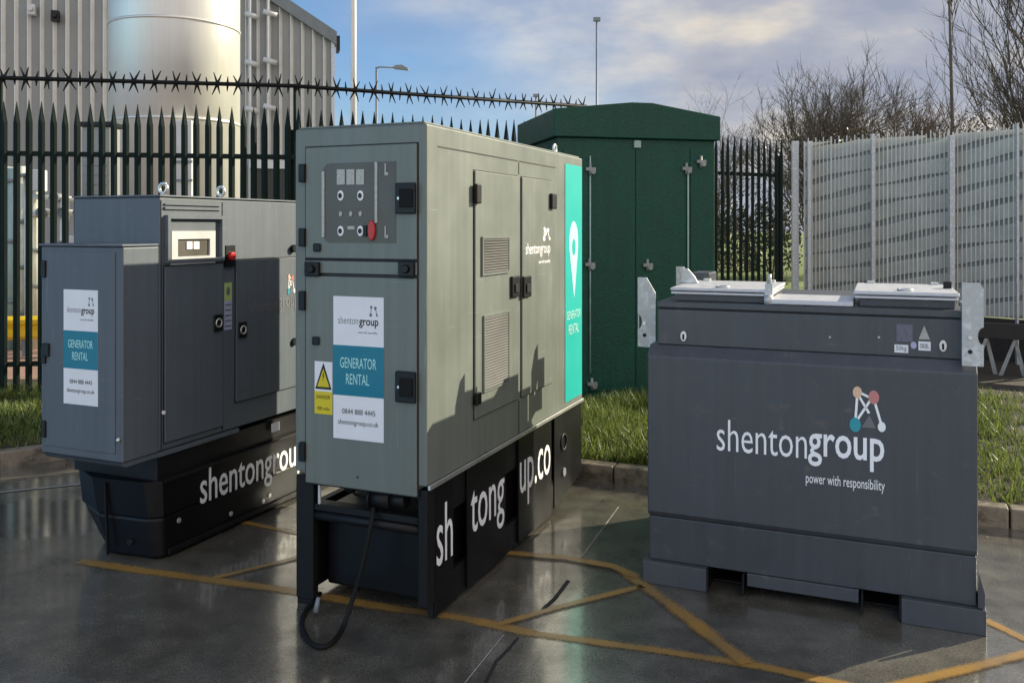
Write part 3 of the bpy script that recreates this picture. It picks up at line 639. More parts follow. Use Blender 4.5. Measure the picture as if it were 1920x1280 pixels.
# side doors
dA = side_door(G1, g1, .03, .535, .70, 1.76, 'paint_gen1')
l0, _ = SS(441, 600); l1 = 1.32
dB = side_door(G1, g1, l0, l1, .83, 1.775, 'paint_gen1')
m = MB(); 
la, _ = SS(416, 600); m.box(.0005, .003, la, la + .006, C1 + .01, H1 - .02); m.build('panel_joint', M['seam'], g1); m = MB(); m.box(.0005, .003, .004, .010, C1 + .01, H1 - .02); m.build('panel_joint', M['seam'], g1)
l_, _ = SS(412, 600)
# control hood
a0, a1, b0, b1 = SR(G1, 303, 413, 402, 490)
a0 = .035; a1 = .53; b0 = 1.80; b1 = 2.07
m = MB(); frame_line(m, a0, a1, b0 - .02, b1, .022, .001, .03, 'S'); m.build('hood_frame', M['paint_gen1'], g1)
m = MB(); m.box(.001, .012, .03, l_, b1 + .035, b1 + .05); m.box(.001, .012, .03, l_, b1 + .062, b1 + .07); m.build('vent_slot', M['paint_gen1'], g1)
a0, a1, b0, b1 = SR(G1, 318, 400, 433, 495)
m = MB(); frame_line(m, a0, a1, b0, b1, .05, .002, .018, 'S'); m.build('window_surround', M['whitep'], g1)
m = MB(); m.box(.0015, .006, a0 + .052, a1 - .052, b0 + .052, b1 - .052); m.build('control_screen', M['panel'], g1)
for px in (353, 366):
    c0, c1, e0, e1 = SR(G1, px - 5, px + 5, 453, 467); m = MB(); m.box(.0063, .012, c0, c1, e0, e1); m.build('control_button', M['letter'], g1)
l, z = SS(428, 480); m = MB(); m.cyl((.001, l, z), (.045, l, z), .028, n=16); m.build('emergency_stop', M['red'], g1, bevel=.005)
m = MB(); m.box(.001, .02, l - .045, l + .045, z - .07, z + .07); m.build('stop_plate', M['plastic'], g1)
a0, a1, b0, b1 = SR(G1, 420, 434, 530, 618)
m = MB(); m.box(.001, .0025, a0, a1, b0, b1); st = m.build('safety_sticker', M['lavender'], g1)
m = MB(); m.box(.0027, .0035, a0, a1, b0 + (b1 - b0) * .62, b1); m.build('sticker_header', M['yelgreen'], st)
m = MB()
for k in range(5): m.box(.0037, .0043, a0 + .008, a1 - .008, b0 + .02 + k * .035, b0 + .03 + k * .035)
disc(m, 'S', (a0 + a1) / 2, b0 + (b1 - b0) * .82, .018, .03, .0037, .0043); m.build('sticker_print', M['greyletter'], st)
def ringlatch(px, py, par, mm='plastic'):
    l, z = SS(px, py); q = MB(); q.box(.0125, .024, l - .04, l + .04, z - .055, z + .055); o = q.build('paddle_latch', M[mm], par, bevel=.006)
    q = MB(); q.torus((.025, l, z), (1, 0, 0), .026, .006, n=18, m=6); q.build('latch_ring', M['steel'], o)
ringlatch(405, 605, dA); ringlatch(451, 618, dB)
l, z = SS(305, 773); m = MB(); m.cyl((.001, l, z), (.012, l, z), .012, n=10); m.build('bolt', M['letter'], g1)
for px, py in ((548, 466), (548, 640)):
    l, z = SS(px, py); m = MB(); m.cyl((.001, l, z), (.03, l, z), .028, n=14); m.build('door_stop', M['plastic'], g1)
a0, a1, b0, b1 = SR(G1, 466, 556, 560, 582); 
text('shenton', dB, M['greyletter'], 'S', a0, a0 + (a1 - a0) * .55, b0, b1, .0125); text('group', dB, M['greyletter'], 'S', a0 + (a1 - a0) * .57, a1, b0 - .02, b1, .0125, bold=.01)
a0, a1, b0, b1 = SR(G1, 536, 550, 512, 552); mark(dB, 'S', a0, a1, b0, b1, .0125)
for px, py in ((306, 352), (414, 357)):
    l, z = G1.S(px, 372, -.05); m = MB(); m.torus((-.05, l, H1 + .055), (0, 1, 0), .03, .01); m.cyl((-.05, l, H1 + .0135), (-.05, l, H1 + .03), .016, n=10); m.build('lifting_eye', M['steel'], g1)
x, z = G1.F(240, 845, -.285); m = MB(); m.cyl((-.02, -.287, .80), (-.02, -.30, .78), .012, n=8); m.build('door_stay', M['steel'], g1)
poster_frame = Frame((G1.o + G1.Y * -.28), -22.7)
# poster sits on the nose
class PF(Frame): pass
def poster1():
    fr = Frame((G1.o.x, G1.o.y), -22.7)
    x0 = fr.F(123, 600, -.292)[0]; x1 = fr.F(187, 600, -.292)[0]
    z1 = fr.F(155, 543, -.292)[1]; z0 = fr.F(155, 758, -.292)[1]
    before = set(col.objects)
    f2 = Frame((G1.o + G1.Y * -.2805), -22.7)
    poster(f2, nd_, 123, 187, (543, 620, 691, 758))
    for o in set(col.objects) - before:
        if o.type == 'MESH' and o.parent is not None and o.name.startswith('hire_poster'): o.location = (0, -.2800, 0)
poster1()
for zz in (1.75, 1.24, .80):
    m = MB(); m.box(-.625, -.59, -.304, -.288, zz - .05, zz + .05); m.build('hinge', M['plastic'], g1, bevel=.005)
x, z = G1.F(92, 655, -.28); m = MB(); m.box(-.615, -.56, -.306, -.2925, z - .04, z + .04); m.build('nose_latch', M['plastic'], g1, bevel=.005)
# boat shaped base tank
zt = .475
bot = [(-.60, .14, 0), (-.36, -.03, 0), (-.04, .0, 0), (.0, .04, 0), (0, 2.6, 0), (-.62, 2.6, 0)]
mid = [(-.70, .06, .26), (-.44, -.06, .26), (-.06, -.03, .26), (.0, .03, .26), (0, 2.62, .26), (-.72, 2.62, .26)]
top = [(-.71, .04, zt), (-.46, -.08, zt), (-.08, -.05, zt), (.0, .02, zt), (0, 2.62, zt), (-.72, 2.62, zt)]
m = MB(); m.loft(bot, mid); base1 = m.build('base_tank', M['black'], g1, bevel=.03, seg=4)
m = MB(); m.loft([(p[0], p[1], p[2] + .0005) for p in mid], top); m.build('base_tank_upper', M['black'], g1)
m = MB(); m.box(-.70, -.02, .0, 2.6, zt + .001, C1 - .031); m.build('chassis', M['blackm'], g1)
m = MB(); m.box(.0005, .012, .03, 2.6, zt - .014, zt + .008); m.build('top_rail', M['blackm'], g1, bevel=.003)
m = MB(); m.box(.0005, .016, .06, 2.6, .02, .055); m.build('bottom_rail', M['blackm'], g1, bevel=.004)
a0, a1 = .336, .336 + .0865 * 18
tx = text('shentongroup.co.uk', base1, M['letter'], 'S', a0, a1 + .02, .175, .455, .0008, bold=.006)
m = MB()
for (lx, lz) in ((.62, .10), (1.02, .11), (.15, .20), (.95, .09)): m.cyl((.001, lx, lz), (.008, lx, lz), .016, n=10)
m.build('base_bolt', M['galv'], g1)
m = MB(); m.cyl((-.2, -.0, .10), (-.2, -.045, .10), .018, n=10); m.build('drain_cap', M['blackm'], g1)
m = MB(); m.prism([(-.34, .02), (-.33, .02), (-.35, .45), (-.36, .45)], -.085, -.065, 'y'); m.build('base_rib', M['blackm'], g1)
l, z = SS(515, 800); m = MB(); m.box(.002, .012, l - .04, l + .04, z - .03, z + .03); m.build('rating_plate', M['white'], g1)

# ================================================================== FUEL TANK (right)
T3 = Frame((.752, 4.977), -22.7)
tk = thing('fuel_tank', 'wide dark grey steel fuel tank on the right with white lettering and galvanised hatch lids', 'fuel tank', T3)
WT, DT = 1.69, 1.40
bx0, bx1 = T3.F(1212)[0], T3.F(1832)[0]
bx0 = .012; bx1 = WT - .025
# main body profile: y (depth) / z
prof = [(0, .405), (0, 1.275), (.055, 1.335), (DT - .055, 1.335), (DT, 1.275), (DT, .405), (DT - .02, .375), (.02, .375)]
m = MB(); m.prism(prof, bx0, bx1, 'x'); tb = m.build('tank_body', M['paint_tank'], tk, bevel=.008, seg=3)
prof = [(.028, .125), (.016, .374), (DT - .02, .374), (DT - .02, .125)]
m = MB(); m.prism(prof, bx0 + .006, bx1 - .004, 'x'); m.build('bund_skirt', M['paint_tank'], tk, bevel=.006)
m = MB(); m.box(bx0 + .045, bx1 - .055, .055, DT - .06, 1.336, 1.536); ub = m.build('upper_band', M['paint_tank'], tk, bevel=.006)
m = MB(); m.box(bx0 + .043, bx1 - .053, .050, DT - .055, 1.543, 1.578); m.build('top_flange', M['paint_tank'], tk, bevel=.006)
m = MB(); m.box(bx0 + .05, bx1 - .06, .058, DT - .06, 1.5365, 1.5425); m.build('flange_gasket', M['seam'], tk)
# base beams with fork pockets
px_ = [T3.F(p)[0] for p in (1325, 1395, 1615, 1690)]
m = MB(); m.box(-.012, px_[0], -.012, DT + .01, .0, .124); m.box(px_[1] + .012, px_[2] - .012, .02, DT - .02, .055, .124); m.box(px_[3], WT + .012, -.012, DT + .01, .0, .124)
m.build('base_beam', M['paint_tank'], tk, bevel=.004)
m = MB()
for a_, b_ in ((px_[0] + .001, px_[1]), (px_[2], px_[3] - .001)):
    m.box(a_, a_ + .008, -.008, DT, .012, .124); m.box(b_ - .008, b_, -.008, DT, .012, .124); m.box(a_ + .008, b_ - .008, .15, DT - .02, .012, .02)
m.build('fork_pocket', M['blackm'], tk)
m = MB(); m.box(WT - .024, WT + .006, .0, DT, .13, .20); m.prism([(WT - .024, .2), (WT + .006, .2), (WT - .02, .30)], .0, .02, 'y'); m.build('end_bracket', M['paint_tank'], tk)
# hatches and lids (open edges read as pale metal)
def hatch(px0, px1, zb, zt_, y0, y1, dark=True):
    x0 = T3.F(px0, 550, y0)[0]; x1 = T3.F(px1, 550, y0)[0]
    if dark:
        q = MB(); q.box(x0 + .03, x1 - .02, y0 + .03, y1 - .03, 1.579, zb); hb = q.build('hatch_box', M['paint_tank'], tk, bevel=.004)
    else: hb = tk
    q = MB(); q.box(x0 + .006, x1 - .006, y0 + .006, y1 - .006, zb + .001, zb + .014)
    q.build('lid_rim', M['lid'], hb, bevel=.002)
    for hx in (x0 + .06, x1 - .10):
        q = MB(); q.box(hx, hx + .04, y1 - .05, y1 + .012, zt_ + .001, zt_ + .012); q.cyl((hx, y1 + .012, zt_ - .002), (hx + .04, y1 + .012, zt_ - .002), .009, n=8); q.build('lid_strap', M['galv'], hb)
    q = MB(); q.torus(((x0 + x1) / 2, y0 + .10, zt_ + .006), (0, 0, 1), .035, .006, n=16, m=6); q.build('lid_pull', M['galv'], hb)
    q = MB(); q.box(x0, x1, y0, y1, zb + .018, zt_); ld = q.build('hatch_lid', M['lid'], hb if dark else tk, bevel=.008, seg=3)
    return x0, x1
hatch(1256, 1447, 1.618, 1.655, .10, .85); hatch(1600, 1800, 1.622, 1.662, .12, .85)
x0 = T3.F(1440, 560, .07)[0]; x1 = T3.F(1600, 560, .07)[0]
m = MB(); m.box(x0, x1, .062, .50, 1.579, 1.607); m.build('centre_lid', M['lid'], tk, bevel=.008)
m = MB(); m.cyl((x0 - .02, .09, 1.60), (x0 + .02, .09, 1.60), .03, n=14); m.box(x0 - .02, x0 + .02, .10, .14, 1.60, 1.69); m.cyl((x0, .13, 1.69), (x0, .13, 1.74), .012, n=8); m.build('lid_hinge', M['galv'], tk)
xl = T3.F(1290, 500, .5)[0]
m = MB(); m.prism([(xl - .045, 1.656), (xl + .065, 1.656), (xl + .04, 1.70), (xl + .0, 1.745), (xl - .035, 1.745)], .49, .51, 'y'); m.build('lifting_lug', M['galv'], tk, bevel=.004)
m = MB(); xr = T3.F(1780, 520, .5)[0]; m.box(xr - .03, xr + .01, .48, .52, 1.663, 1.70); m.build('dip_cap', M['plastic'], tk)
m = MB(); m.box(.07, .20, .90, 1.16, 1.579, 1.70); m.build('filler_box', M['paint_tank'], tk, bevel=.01)
# galvanised corner brackets
def bracket(x0, x1, y, z0, z1, left):
    ht = z1 - z0; wd = x1 - x0; hx = x0 if left else x1; hz = z0 + ht * .36; rr = min(.026, wd * .4)
    if left: out_ = [(x0, z0), (x1, z0), (x1, z0 + ht * .78), (x0 + wd * .5, z1), (x0, z1)]; notch = [(hx + rr * math.cos(R(90 - k * 22.5)), hz + rr * 1.7 * math.sin(R(90 - k * 22.5))) for k in range(9)]; poly = out_ + notch
    else:
        notch = [(hx - rr * math.cos(R(-90 + k * 22.5)), hz + rr * 1.7 * math.sin(R(-90 + k * 22.5))) for k in range(9)]; poly = [(x0, z0), (x1, z0)] + notch + [(x1, z1 - .03), (x1 - .02, z1), (x0, z1)]
    q = MB(); q.prism(poly, y - .006, y, 'y'); o = q.build('corner_bracket', M['galv'], tk)
    q = MB(); q.box(x0 if left else x0, (x0 + .006) if left else (x0 + .006), y + .0005, y + .12, z0, z1 - .1); q.build('bracket_return', M['galv'], o)
    q = MB(); q.cyl(((x0 + x1) / 2 - .012, y - .007, z0 + .14), ((x0 + x1) / 2 - .012, y - .014, z0 + .14), .010, n=10); q.build('bracket_bolt', M['steel'], o)
    q = MB(); q.cyl(((x0 + x1) / 2 - .012, y - .0065, z0 + .07), ((x0 + x1) / 2 - .012, y - .009, z0 + .07), .011, n=10); q.build('bracket_hole', M['seam'], o)
bracket(-.105, .002, .24, 1.29, 1.70, True); bracket(WT - .095, WT + .0, .0, 1.315, 1.725, False)
bracket(-.105, .002, DT - .1, 1.29, 1.72, True)
# sockets / cam locks, stickers
for px, py in ((1282, 630), (1768, 648)):
    x, z = T3.F(px, py, .055); m = MB(); disc(m, 'F', x, z, .018, .03, .043, .0545); m.build('cam_lock', M['steel'], tk, bevel=.003)
    m = MB(); m.box(x - .005, x + .005, .038, .0425, z - .018, z + .012); m.build('lock_slot', M['seam'], tk)
for px in (1556, 1648):
    x, z = T3.F(px, 632, .055); m = MB(); m.cyl((x, .0545, z), (x, .051, z), .006, n=8); m.build('rivet', M['galv'], tk)
def st(px0, px1, py0, py1, mt, nm='sticker', th=.0015):
    pc = (px0 + px1) / 2; x0, x1 = T3.F(px0, 600, .055)[0], T3.F(px1, 600, .055)[0]; z0, z1 = T3.F(pc, py1, .055)[1], T3.F(pc, py0, .055)[1]
    q = MB(); q.box(x0, x1, .0548 - th, .0547, z0, z1); return q.build(nm, M[mt], tk), x0, x1, z0, z1
M['dimst'] = mat('faded_sticker', (.14, .14, .18), .5, var=.25, vscale=60)
st(1681, 1711, 608, 640, 'dimst', 'data_plate')
o, x0, x1, z0, z1 = st(1677, 1703, 646, 661, 'white'); text('50kg', o, M['dimst'], 'F', x0 + .008, x1 - .008, z0 + .006, z1 - .006, .0531, thick=.0006)
o, x0, x1, z0, z1 = st(1722, 1745, 640, 657, 'white'); text('DIESEL', o, M['seam'], 'F', x0 + .008, x1 - .008, z0 + .012, z1 - .012, .0531, thick=.0006)
x, z = T3.F(1713, 647, .055); m = MB(); disc(m, 'F', x, z, .014, .018, .0532, .0545); m.build('round_sticker', M['lavender'], tk)
x, z = T3.F(1733, 625, .055); m = MB(); m.prism([(x - .026, z - .03), (x + .026, z - .03), (x, z + .04)], .0532, .0545); m.build('warning_triangle', M['gauge'], tk)
# big lettering on the tank
def TF(px, py): return T3.F(px, py, 0)
xa, _ = TF(1344, 830); xb, _ = TF(1513, 840); xc, _ = TF(1515, 840); xd, _ = TF(1658, 850)
zb = TF(1400, 846)[1]; 
zs_t = TF(1372, 786)[1]; zs_b = TF(1430, 852)[1]
text('shenton', tb, M['letter'], 'F', xa, xb, TF(1430, 852)[1], TF(1372, 787)[1], -.001, bold=-.004)
text('group', tb, M['letter'], 'F', xc, xd, TF(1635, 884)[1], TF(1580, 816)[1], -.001, bold=.012)
text('power with responsibility', tb, M['letter'], 'F', TF(1511, 900)[0], TF(1659, 910)[0], TF(1585, 918)[1], TF(1585, 893)[1], -.001)
mark(tb, 'F', TF(1593, 760)[0], TF(1660, 760)[0], TF(1626, 812)[1], TF(1626, 722)[1], -.001)

# ================================================================== GREEN CABINET
CB = Frame((.488, 9.5, .11), 14)
cb = thing('utility_cabinet', 'tall dark green roadside kiosk with a shallow pitched roof behind the generator', 'cabinet', CB)
Wc, Dc, Hc = 1.852, 1.5, 2.855
m = MB(); m.box(0, Wc, 0, Dc, 0, Hc); m.build('body', M['green'], cb, bevel=.01)
zf = Hc + .001
roof = [(-.05, zf), (Wc + .05, zf), (Wc + .05, zf + .27), (Wc * .52 + .12, zf + .395), (Wc * .52 - .12, zf + .395), (-.05, zf + .30)]
m = MB(); m.prism(roof, -.05, Dc + .05, 'y'); m.build('roof', M['green'], cb, bevel=.012)
sx_ = [CB.F(p)[0] for p in (1105, 1191, 1288)]
m = MB(); m.box(.06, sx_[1] - .006, -.012, -.001, .1, Hc - .12); m.build('left_door', M['green'], cb, bevel=.004)
m = MB(); m.box(sx_[1] + .006, Wc - .32, -.012, -.001, .1, Hc - .12); m.build('right_door', M['green'], cb, bevel=.004)
m = MB(); m.box(Wc - .30, Wc - .01, -.010, -.001, .06, Hc - .08); m.build('side_panel', M['green'], cb, bevel=.004)
m = MB(); m.cyl((sx_[0], -.03, .3), (sx_[0], -.03, Hc - .2), .009, n=8); m.cyl((sx_[2], -.03, .3), (sx_[2], -.03, Hc - .3), .010, n=8); m.build('lock_rod', M['palegreen'], cb)
for px, py in ((1105, 317), (1104, 495), (1212, 496), (1285, 316), (1312, 303), (1108, 718)):
    x, z = CB.F(px, py); z -= .11 - .11
    z = z
    m = MB(); m.box(x - .05, x + .06, -.045, -.013, z - .02, z + .015); m.cyl((x, -.03, z - .07), (x, -.03, z + .06), .016, n=10); m.cyl((x + .03, -.05, z - .03), (x + .03, -.01, z - .03), .028, n=10); m.build('lock_hasp', M['dullgalv'], cb)
x, z = CB.F(1194, 270); m = MB(); m.box(x - .04, x + .04, -.03, -.001, z - .045, z + .035); m.build('door_catch', M['palegreen'], cb, bevel=.005)

# ================================================================== FENCES
def palisade(pts, zb, ztop, pitch, wd, rails, mt, nm, label, spikes=None, gap_post=2.75, phase=0):
    root = thing(nm, label, 'fence', loc=(pts[0][0], pts[0][1], .11)); o0 = Vector((pts[0][0], pts[0][1], .11))
    pm = MB(); rml = {z: MB() for z in rails}
    for i in range(len(pts) - 1):
        a, b = Vector(pts[i]), Vector(pts[i + 1]); Ls = (b - a).length; t = (b - a) / Ls; nn = Vector((t.y, -t.x))
        n = int(Ls / pitch)
        for k in range(n):
            c = a + t * (k + .5) * Ls / n; lean = random.gauss(0, .006); h = ztop + random.gauss(0, .012)
            def Q(u, v, z): 
                q = c + t * u + nn * v; return (q.x - o0.x, q.y - o0.y, z - o0.z)
            w2 = wd / 2
            A = [Q(-w2, .0, zb), Q(0, .028, zb), Q(w2, .0, zb), Q(0, .016, zb)]
            sh = h - .24
            B_ = [Q(-w2 + lean, .0, sh), Q(lean, .028, sh), Q(w2 + lean, .0, sh), Q(lean, .016, sh)]
            pm.loft(A, B_)
            T_ = [Q(-.003 + lean, .0, h), Q(lean, .014, h), Q(.003 + lean, .0, h), Q(lean, .008, h)]
            pm.loft(B_, T_)
            # splayed tip shoulders
        for z in rails:
            rm = rml[z]
            p = a - t * .02; q = b + t * .02
            def box_along(p, q, off, th, z0, z1):
                P = [p + nn * off, q + nn * off, q + nn * (off - th), p + nn * (off - th)]
                rm.loft([(v.x - o0.x, v.y - o0.y, z0 - o0.z) for v in P], [(v.x - o0.x, v.y - o0.y, z1 - o0.z) for v in P])
            box_along(p, q, -.004, .03, z - .028, z + .028)
    pm.build('pale_panel', M[mt], root, recalc=True); [rml[z].build('rail', M[mt], root) for z in rails]
    for i in range(len(pts) - 1):
        a, b = Vector(pts[i]), Vector(pts[i + 1]); Ls = (b - a).length; t = (b - a) / Ls; nn = Vector((t.y, -t.x)); n = max(1, round(Ls / gap_post))
        for k in range(n + (1 if i == len(pts) - 2 else 0)):
            c = a + t * k * Ls / n - nn * .09 - Vector((o0.x, o0.y)); q = MB(); q.box(c.x - .04, c.x + .04, c.y - .03, c.y + .03, -.05, ztop - .25 - .11); q.build('post', M[mt], root)
    return root
FP = [(-8.2, 9.55), (-5.74, 9.85), (-2.58, 10.42), (1.03, 12.2), (4.40, 14.25)]
gf = palisade(FP, .14, 3.40, .128, .074, (2.82, .46), 'greenfence', 'palisade_fence', 'dark green pointed palisade fence running behind the generators', gap_post=2.9)
# spiked anti climb strip above it
sp = MB(); o0 = Vector((FP[0][0], FP[0][1], .11)); SP = FP[:4]
rp = [Vector((p[0], p[1], 3.66)) - o0 for p in [(x, y) for x, y in SP]]
sp.tube(rp, .024, 6)
for i in range(len(rp) - 1):
    a, b = rp[i], rp[i + 1]; Ls = (b - a).length; t = (b - a) / Ls; n = int(Ls / .112)
    u = Vector((-t.y, t.x, 0)); v = Vector((0, 0, 1))
    for k in range(n):
        c = a + t * (k + .5) * Ls / n; jj = random.uniform(-.12, .12)
        angs, ln = ((70, 110, 250, 290), .13) if k % 2 == 0 else ((90, 270), .085)
        for an in angs:
            an = R(an) + jj + random.uniform(-.10, .10); d = t * math.cos(an) + v * math.sin(an) + u * random.uniform(-.35, .35)
            sp.cyl(c, c + d * ln * random.uniform(.85, 1.15), .018, .005, n=4, caps=False, smooth=False)
sp.build('spike_strip', M['spike'], gf)
for i in range(len(rp)):
    q = MB(); q.box(rp[i].x - .015, rp[i].x + .015, rp[i].y + .05, rp[i].y + .08, 2.9, rp[i].z)
    q.box(rp[i].x - .012, rp[i].x + .012, rp[i].y, rp[i].y + .05, rp[i].z - .012, rp[i].z + .012)
    q.build('strip_bracket', M['greenfence'], gf)

# grey mesh fence at the right
MP = [at(1505, 400, 14.3), at(1783, 400, 12.9), at(2050, 400, 11.6)]
mf = thing('mesh_fence', 'pale galvanised mesh security fence with dark sloping slats at the right', 'fence', loc=(MP[0].x, MP[0].y, .11)); o0 = Vector((MP[0].x, MP[0].y, .11))
def seg_iter(): 
    for i in range(len(MP) - 1):
        a, b = Vector((MP[i].x, MP[i].y)), Vector((MP[i + 1].x, MP[i + 1].y)); yield a, b, (b - a).length, (b - a).normalized()
wm = MB(); sl = MB(); s_acc = 0; ZB, ZT = .72, 3.38
for a, b, Ls, t in seg_iter():
    nn = Vector((t.y, -t.x)); n = int(Ls / .060)
    for k in range(n):
        c = a + t * (k + .5) * Ls / n - Vector((o0.x, o0.y)); hh = ZT + .0
        th = .0075 if k % 7 else .012
        wm.box(c.x - th, c.x + th, c.y - .005, c.y + .005, ZB - .11, hh - .11 + (.05 if k % 2 else 0))
    kz = -6
    while True:
        za = ZB + kz * .285 + s_acc * .19; zb_ = za + Ls * .19; kz += 1
        if za > ZT: break
        hgt = .215
        def cl(z): return min(max(z, ZB), ZT - .02)
        if cl(za + hgt) - cl(za) < .01 and cl(zb_ + hgt) - cl(zb_) < .01: continue
        P0 = a - nn * .045 - Vector((o0.x, o0.y)); P1 = b - nn * .045 - Vector((o0.x, o0.y)); m_ = 24
        for j in range(m_):
            f0, f1 = j / m_, (j + 1) / m_; A_ = P0.lerp(P1, f0); B_ = P0.lerp(P1, f1); wv = lambda f: .028 * math.sin(f * Ls * 2.1 + kz * .9) + .012 * math.sin(f * Ls * 6.3 + kz * 2.2)
            z0_, z1_ = za + (zb_ - za) * f0 + wv(f0), za + (zb_ - za) * f1 + wv(f1)
            if min(cl(z0_ + hgt) - cl(z0_), cl(z1_ + hgt) - cl(z1_)) < .004: continue
            lo = [(A_.x, A_.y, cl(z0_) - .11), (B_.x, B_.y, cl(z1_) - .11), (B_.x - nn.x * .012, B_.y - nn.y * .012, cl(z1_) - .11), (A_.x - nn.x * .012, A_.y - nn.y * .012, cl(z0_) - .11)]
            hi = [(lo[0][0], lo[0][1], cl(z0_ + hgt) - .11), (lo[1][0], lo[1][1], cl(z1_ + hgt) - .11), (lo[2][0], lo[2][1], cl(z1_ + hgt) - .11), (lo[3][0], lo[3][1], cl(z0_ + hgt) - .11)]
            sl.loft(lo, hi)
    s_acc += Ls
wm.build('wire_mesh', M['mesh_fence'], mf, recalc=True); sl.build('slat_panel', M['slat'], mf)
for px, wd, Y, zt2 in ((1490, .11, 14.35, 3.38), (1516, .06, 14.15, 3.36), (1635, .05, 13.62, 3.42), (1783, .08, 12.86, 3.32), (1905, .03, 12.2, 3.42)):
    p = at(px, 400, Y - .06); q = MB(); q.box(p.x - o0.x - wd / 2, p.x - o0.x + wd / 2, p.y - o0.y - .05, p.y - o0.y + .0, -.0, zt2 - .11)
    q.build('post', M['galv'], mf, bevel=.006)
q = MB()
for a, b, Ls, t in seg_iter():
    nn = Vector((t.y, -t.x)); P = [a + nn * -.02, b + nn * -.02, b - nn * .10, a - nn * .10]
    q.loft([(v.x - o0.x, v.y - o0.y, 0) for v in P], [(v.x - o0.x, v.y - o0.y, ZB - .125) for v in P])
q.build('plinth_board', M['timber'], mf)
q = MB()
for a, b, Ls, t in seg_iter():
    nn = Vector((t.y, -t.x)); o2 = Vector((o0.x, o0.y)); P = [a - nn * .075 - o2, b - nn * .075 - o2, b - nn * .085 - o2, a - nn * .085 - o2]
    q.loft([(v.x, v.y, ZB - .11) for v in P], [(v.x, v.y, ZT - .06 - .11) for v in P])
q.build('backing_sheet', M['slatback'], mf)
# dark trestle with pale struts in front of the fence
tp = at(1900, 640, 11.2); tr = thing('timber_trestle', 'dark timber beam on pale splayed legs under the mesh fence', 'trestle', loc=(tp.x, tp.y, .11), rz=R(-30))
m = MB(); m.box(-.75, 1.6, -.06, .06, .46, .66); m.build('beam', M['timber'], tr, bevel=.01)
for x in (-.30, .02, .30, .75, 1.1):
    for dx in (-.16, .10):
        q = MB(); q.prism([(x + dx - .025, 0), (x + dx + .025, 0), (x + .02, .459), (x - .02, .459)], -.05 if dx < 0 else .01, -.01 if dx < 0 else .05, 'y'); q.build('leg', M['palewood'], tr)

# ================================================================== INDUSTRIAL BUILDING
BW = Frame((-26.0, 24.4, 0), 15.6)
bl = thing('industrial_building', 'large ribbed grey metal clad building with a sloping roof edge behind the fence', 'building', BW)
cx_, cz_ = BW.F(624, 74)
slope = .62
def rz_(x): return cz_ + (cx_ - x) * slope if x > cx_ - 9 else cz_ + 9 * slope
wallp = [(0, 0), (cx_, 0), (cx_, cz_), (cx_ - 9, rz_(cx_ - 9)), (0, rz_(0))]
m = MB(); m.prism(wallp, 0, 14, 'y'); m.build('wall', M['clad'], bl)
m = MB(); pitch = .36; x = cx_ - .3; k = 0
while x > .2:
    zt2 = rz_(x) - .02; q = [(x - .03, -.001), (x - .02, -.10), (x - .0, -.10), (x + .08, -.001)]
    m.loft([(a_, b_, 2.2) for a_, b_ in q], [(a_, b_, zt2) for a_, b_ in q]); x -= pitch; k += 1
m.build('cladding_rib', M['rib'], bl); 
m = MB(); m.box(cx_ - .06, cx_ + .05, -.13, .0, 0, cz_ - .1); m.build('corner_trim', M['galv'], bl)
m = MB(); m.loft([(cx_ - 9, -.22, rz_(cx_ - 9) - .12), (cx_ - 9, .3, rz_(cx_ - 9) - .12), (cx_ - 9, .3, rz_(cx_ - 9) + .30), (cx_ - 9, -.22, rz_(cx_ - 9) + .30)], [(cx_ + .12, -.22, cz_ - .22), (cx_ + .12, .3, cz_ - .22), (cx_ + .12, .3, cz_ + .22), (cx_ + .12, -.22, cz_ + .22)]); m.build('verge_trim', M['trim'], bl)
m = MB(); m.box(cx_ + .121, cx_ + .22, -.25, .3, cz_ - .42, cz_ + .08); m.build('gutter_end', M['plastic'], bl)
x0, x1 = BW.F(474)[0], BW.F(600)[0]; zz = BW.F(530, 318)[1]
m = MB(); m.box(x0, cx_ - .05, -.35, -.101, 0, zz); m.build('dark_lean_to', M['darkclad'], bl)
m = MB(); m.box(x0 - .1, cx_ - .04, -.42, -.101, zz + .002, zz + .28); m.build('white_fascia', M['whitep'], bl)
for px, py, mt in ((107, 34, 'plastic'), (63, 22, 'whitep')):
    x, z = BW.F(px, py); m = MB(); m.box(x - .11, x + .11, -.34, -.101, z - .16, z + .16); m.cyl((x, -.34, z), (x, -.46, z), .07, n=12); m.build('wall_camera', M[mt], bl)
for px in (469, 503):
    x, _ = BW.F(px); q = MB(); q.cyl((x, -.22, 1), (x, -.22, 12), .055, n=10); pp = q.build('drain_pipe', M['whitep'], bl)
    for py in ((33, 122, 208) if px == 469 else (29, 118, 204)):
        z = BW.F(px, py)[1]; s = MB(); s.cyl((x - .16, -.26, z + .06), (x + .28, -.26, z - .04), .09, n=10); s.box(x - .05, x + .05, -.2, -.1, z - .05, z + .05); s.build('bulkhead_lamp', M['whitep'], pp)

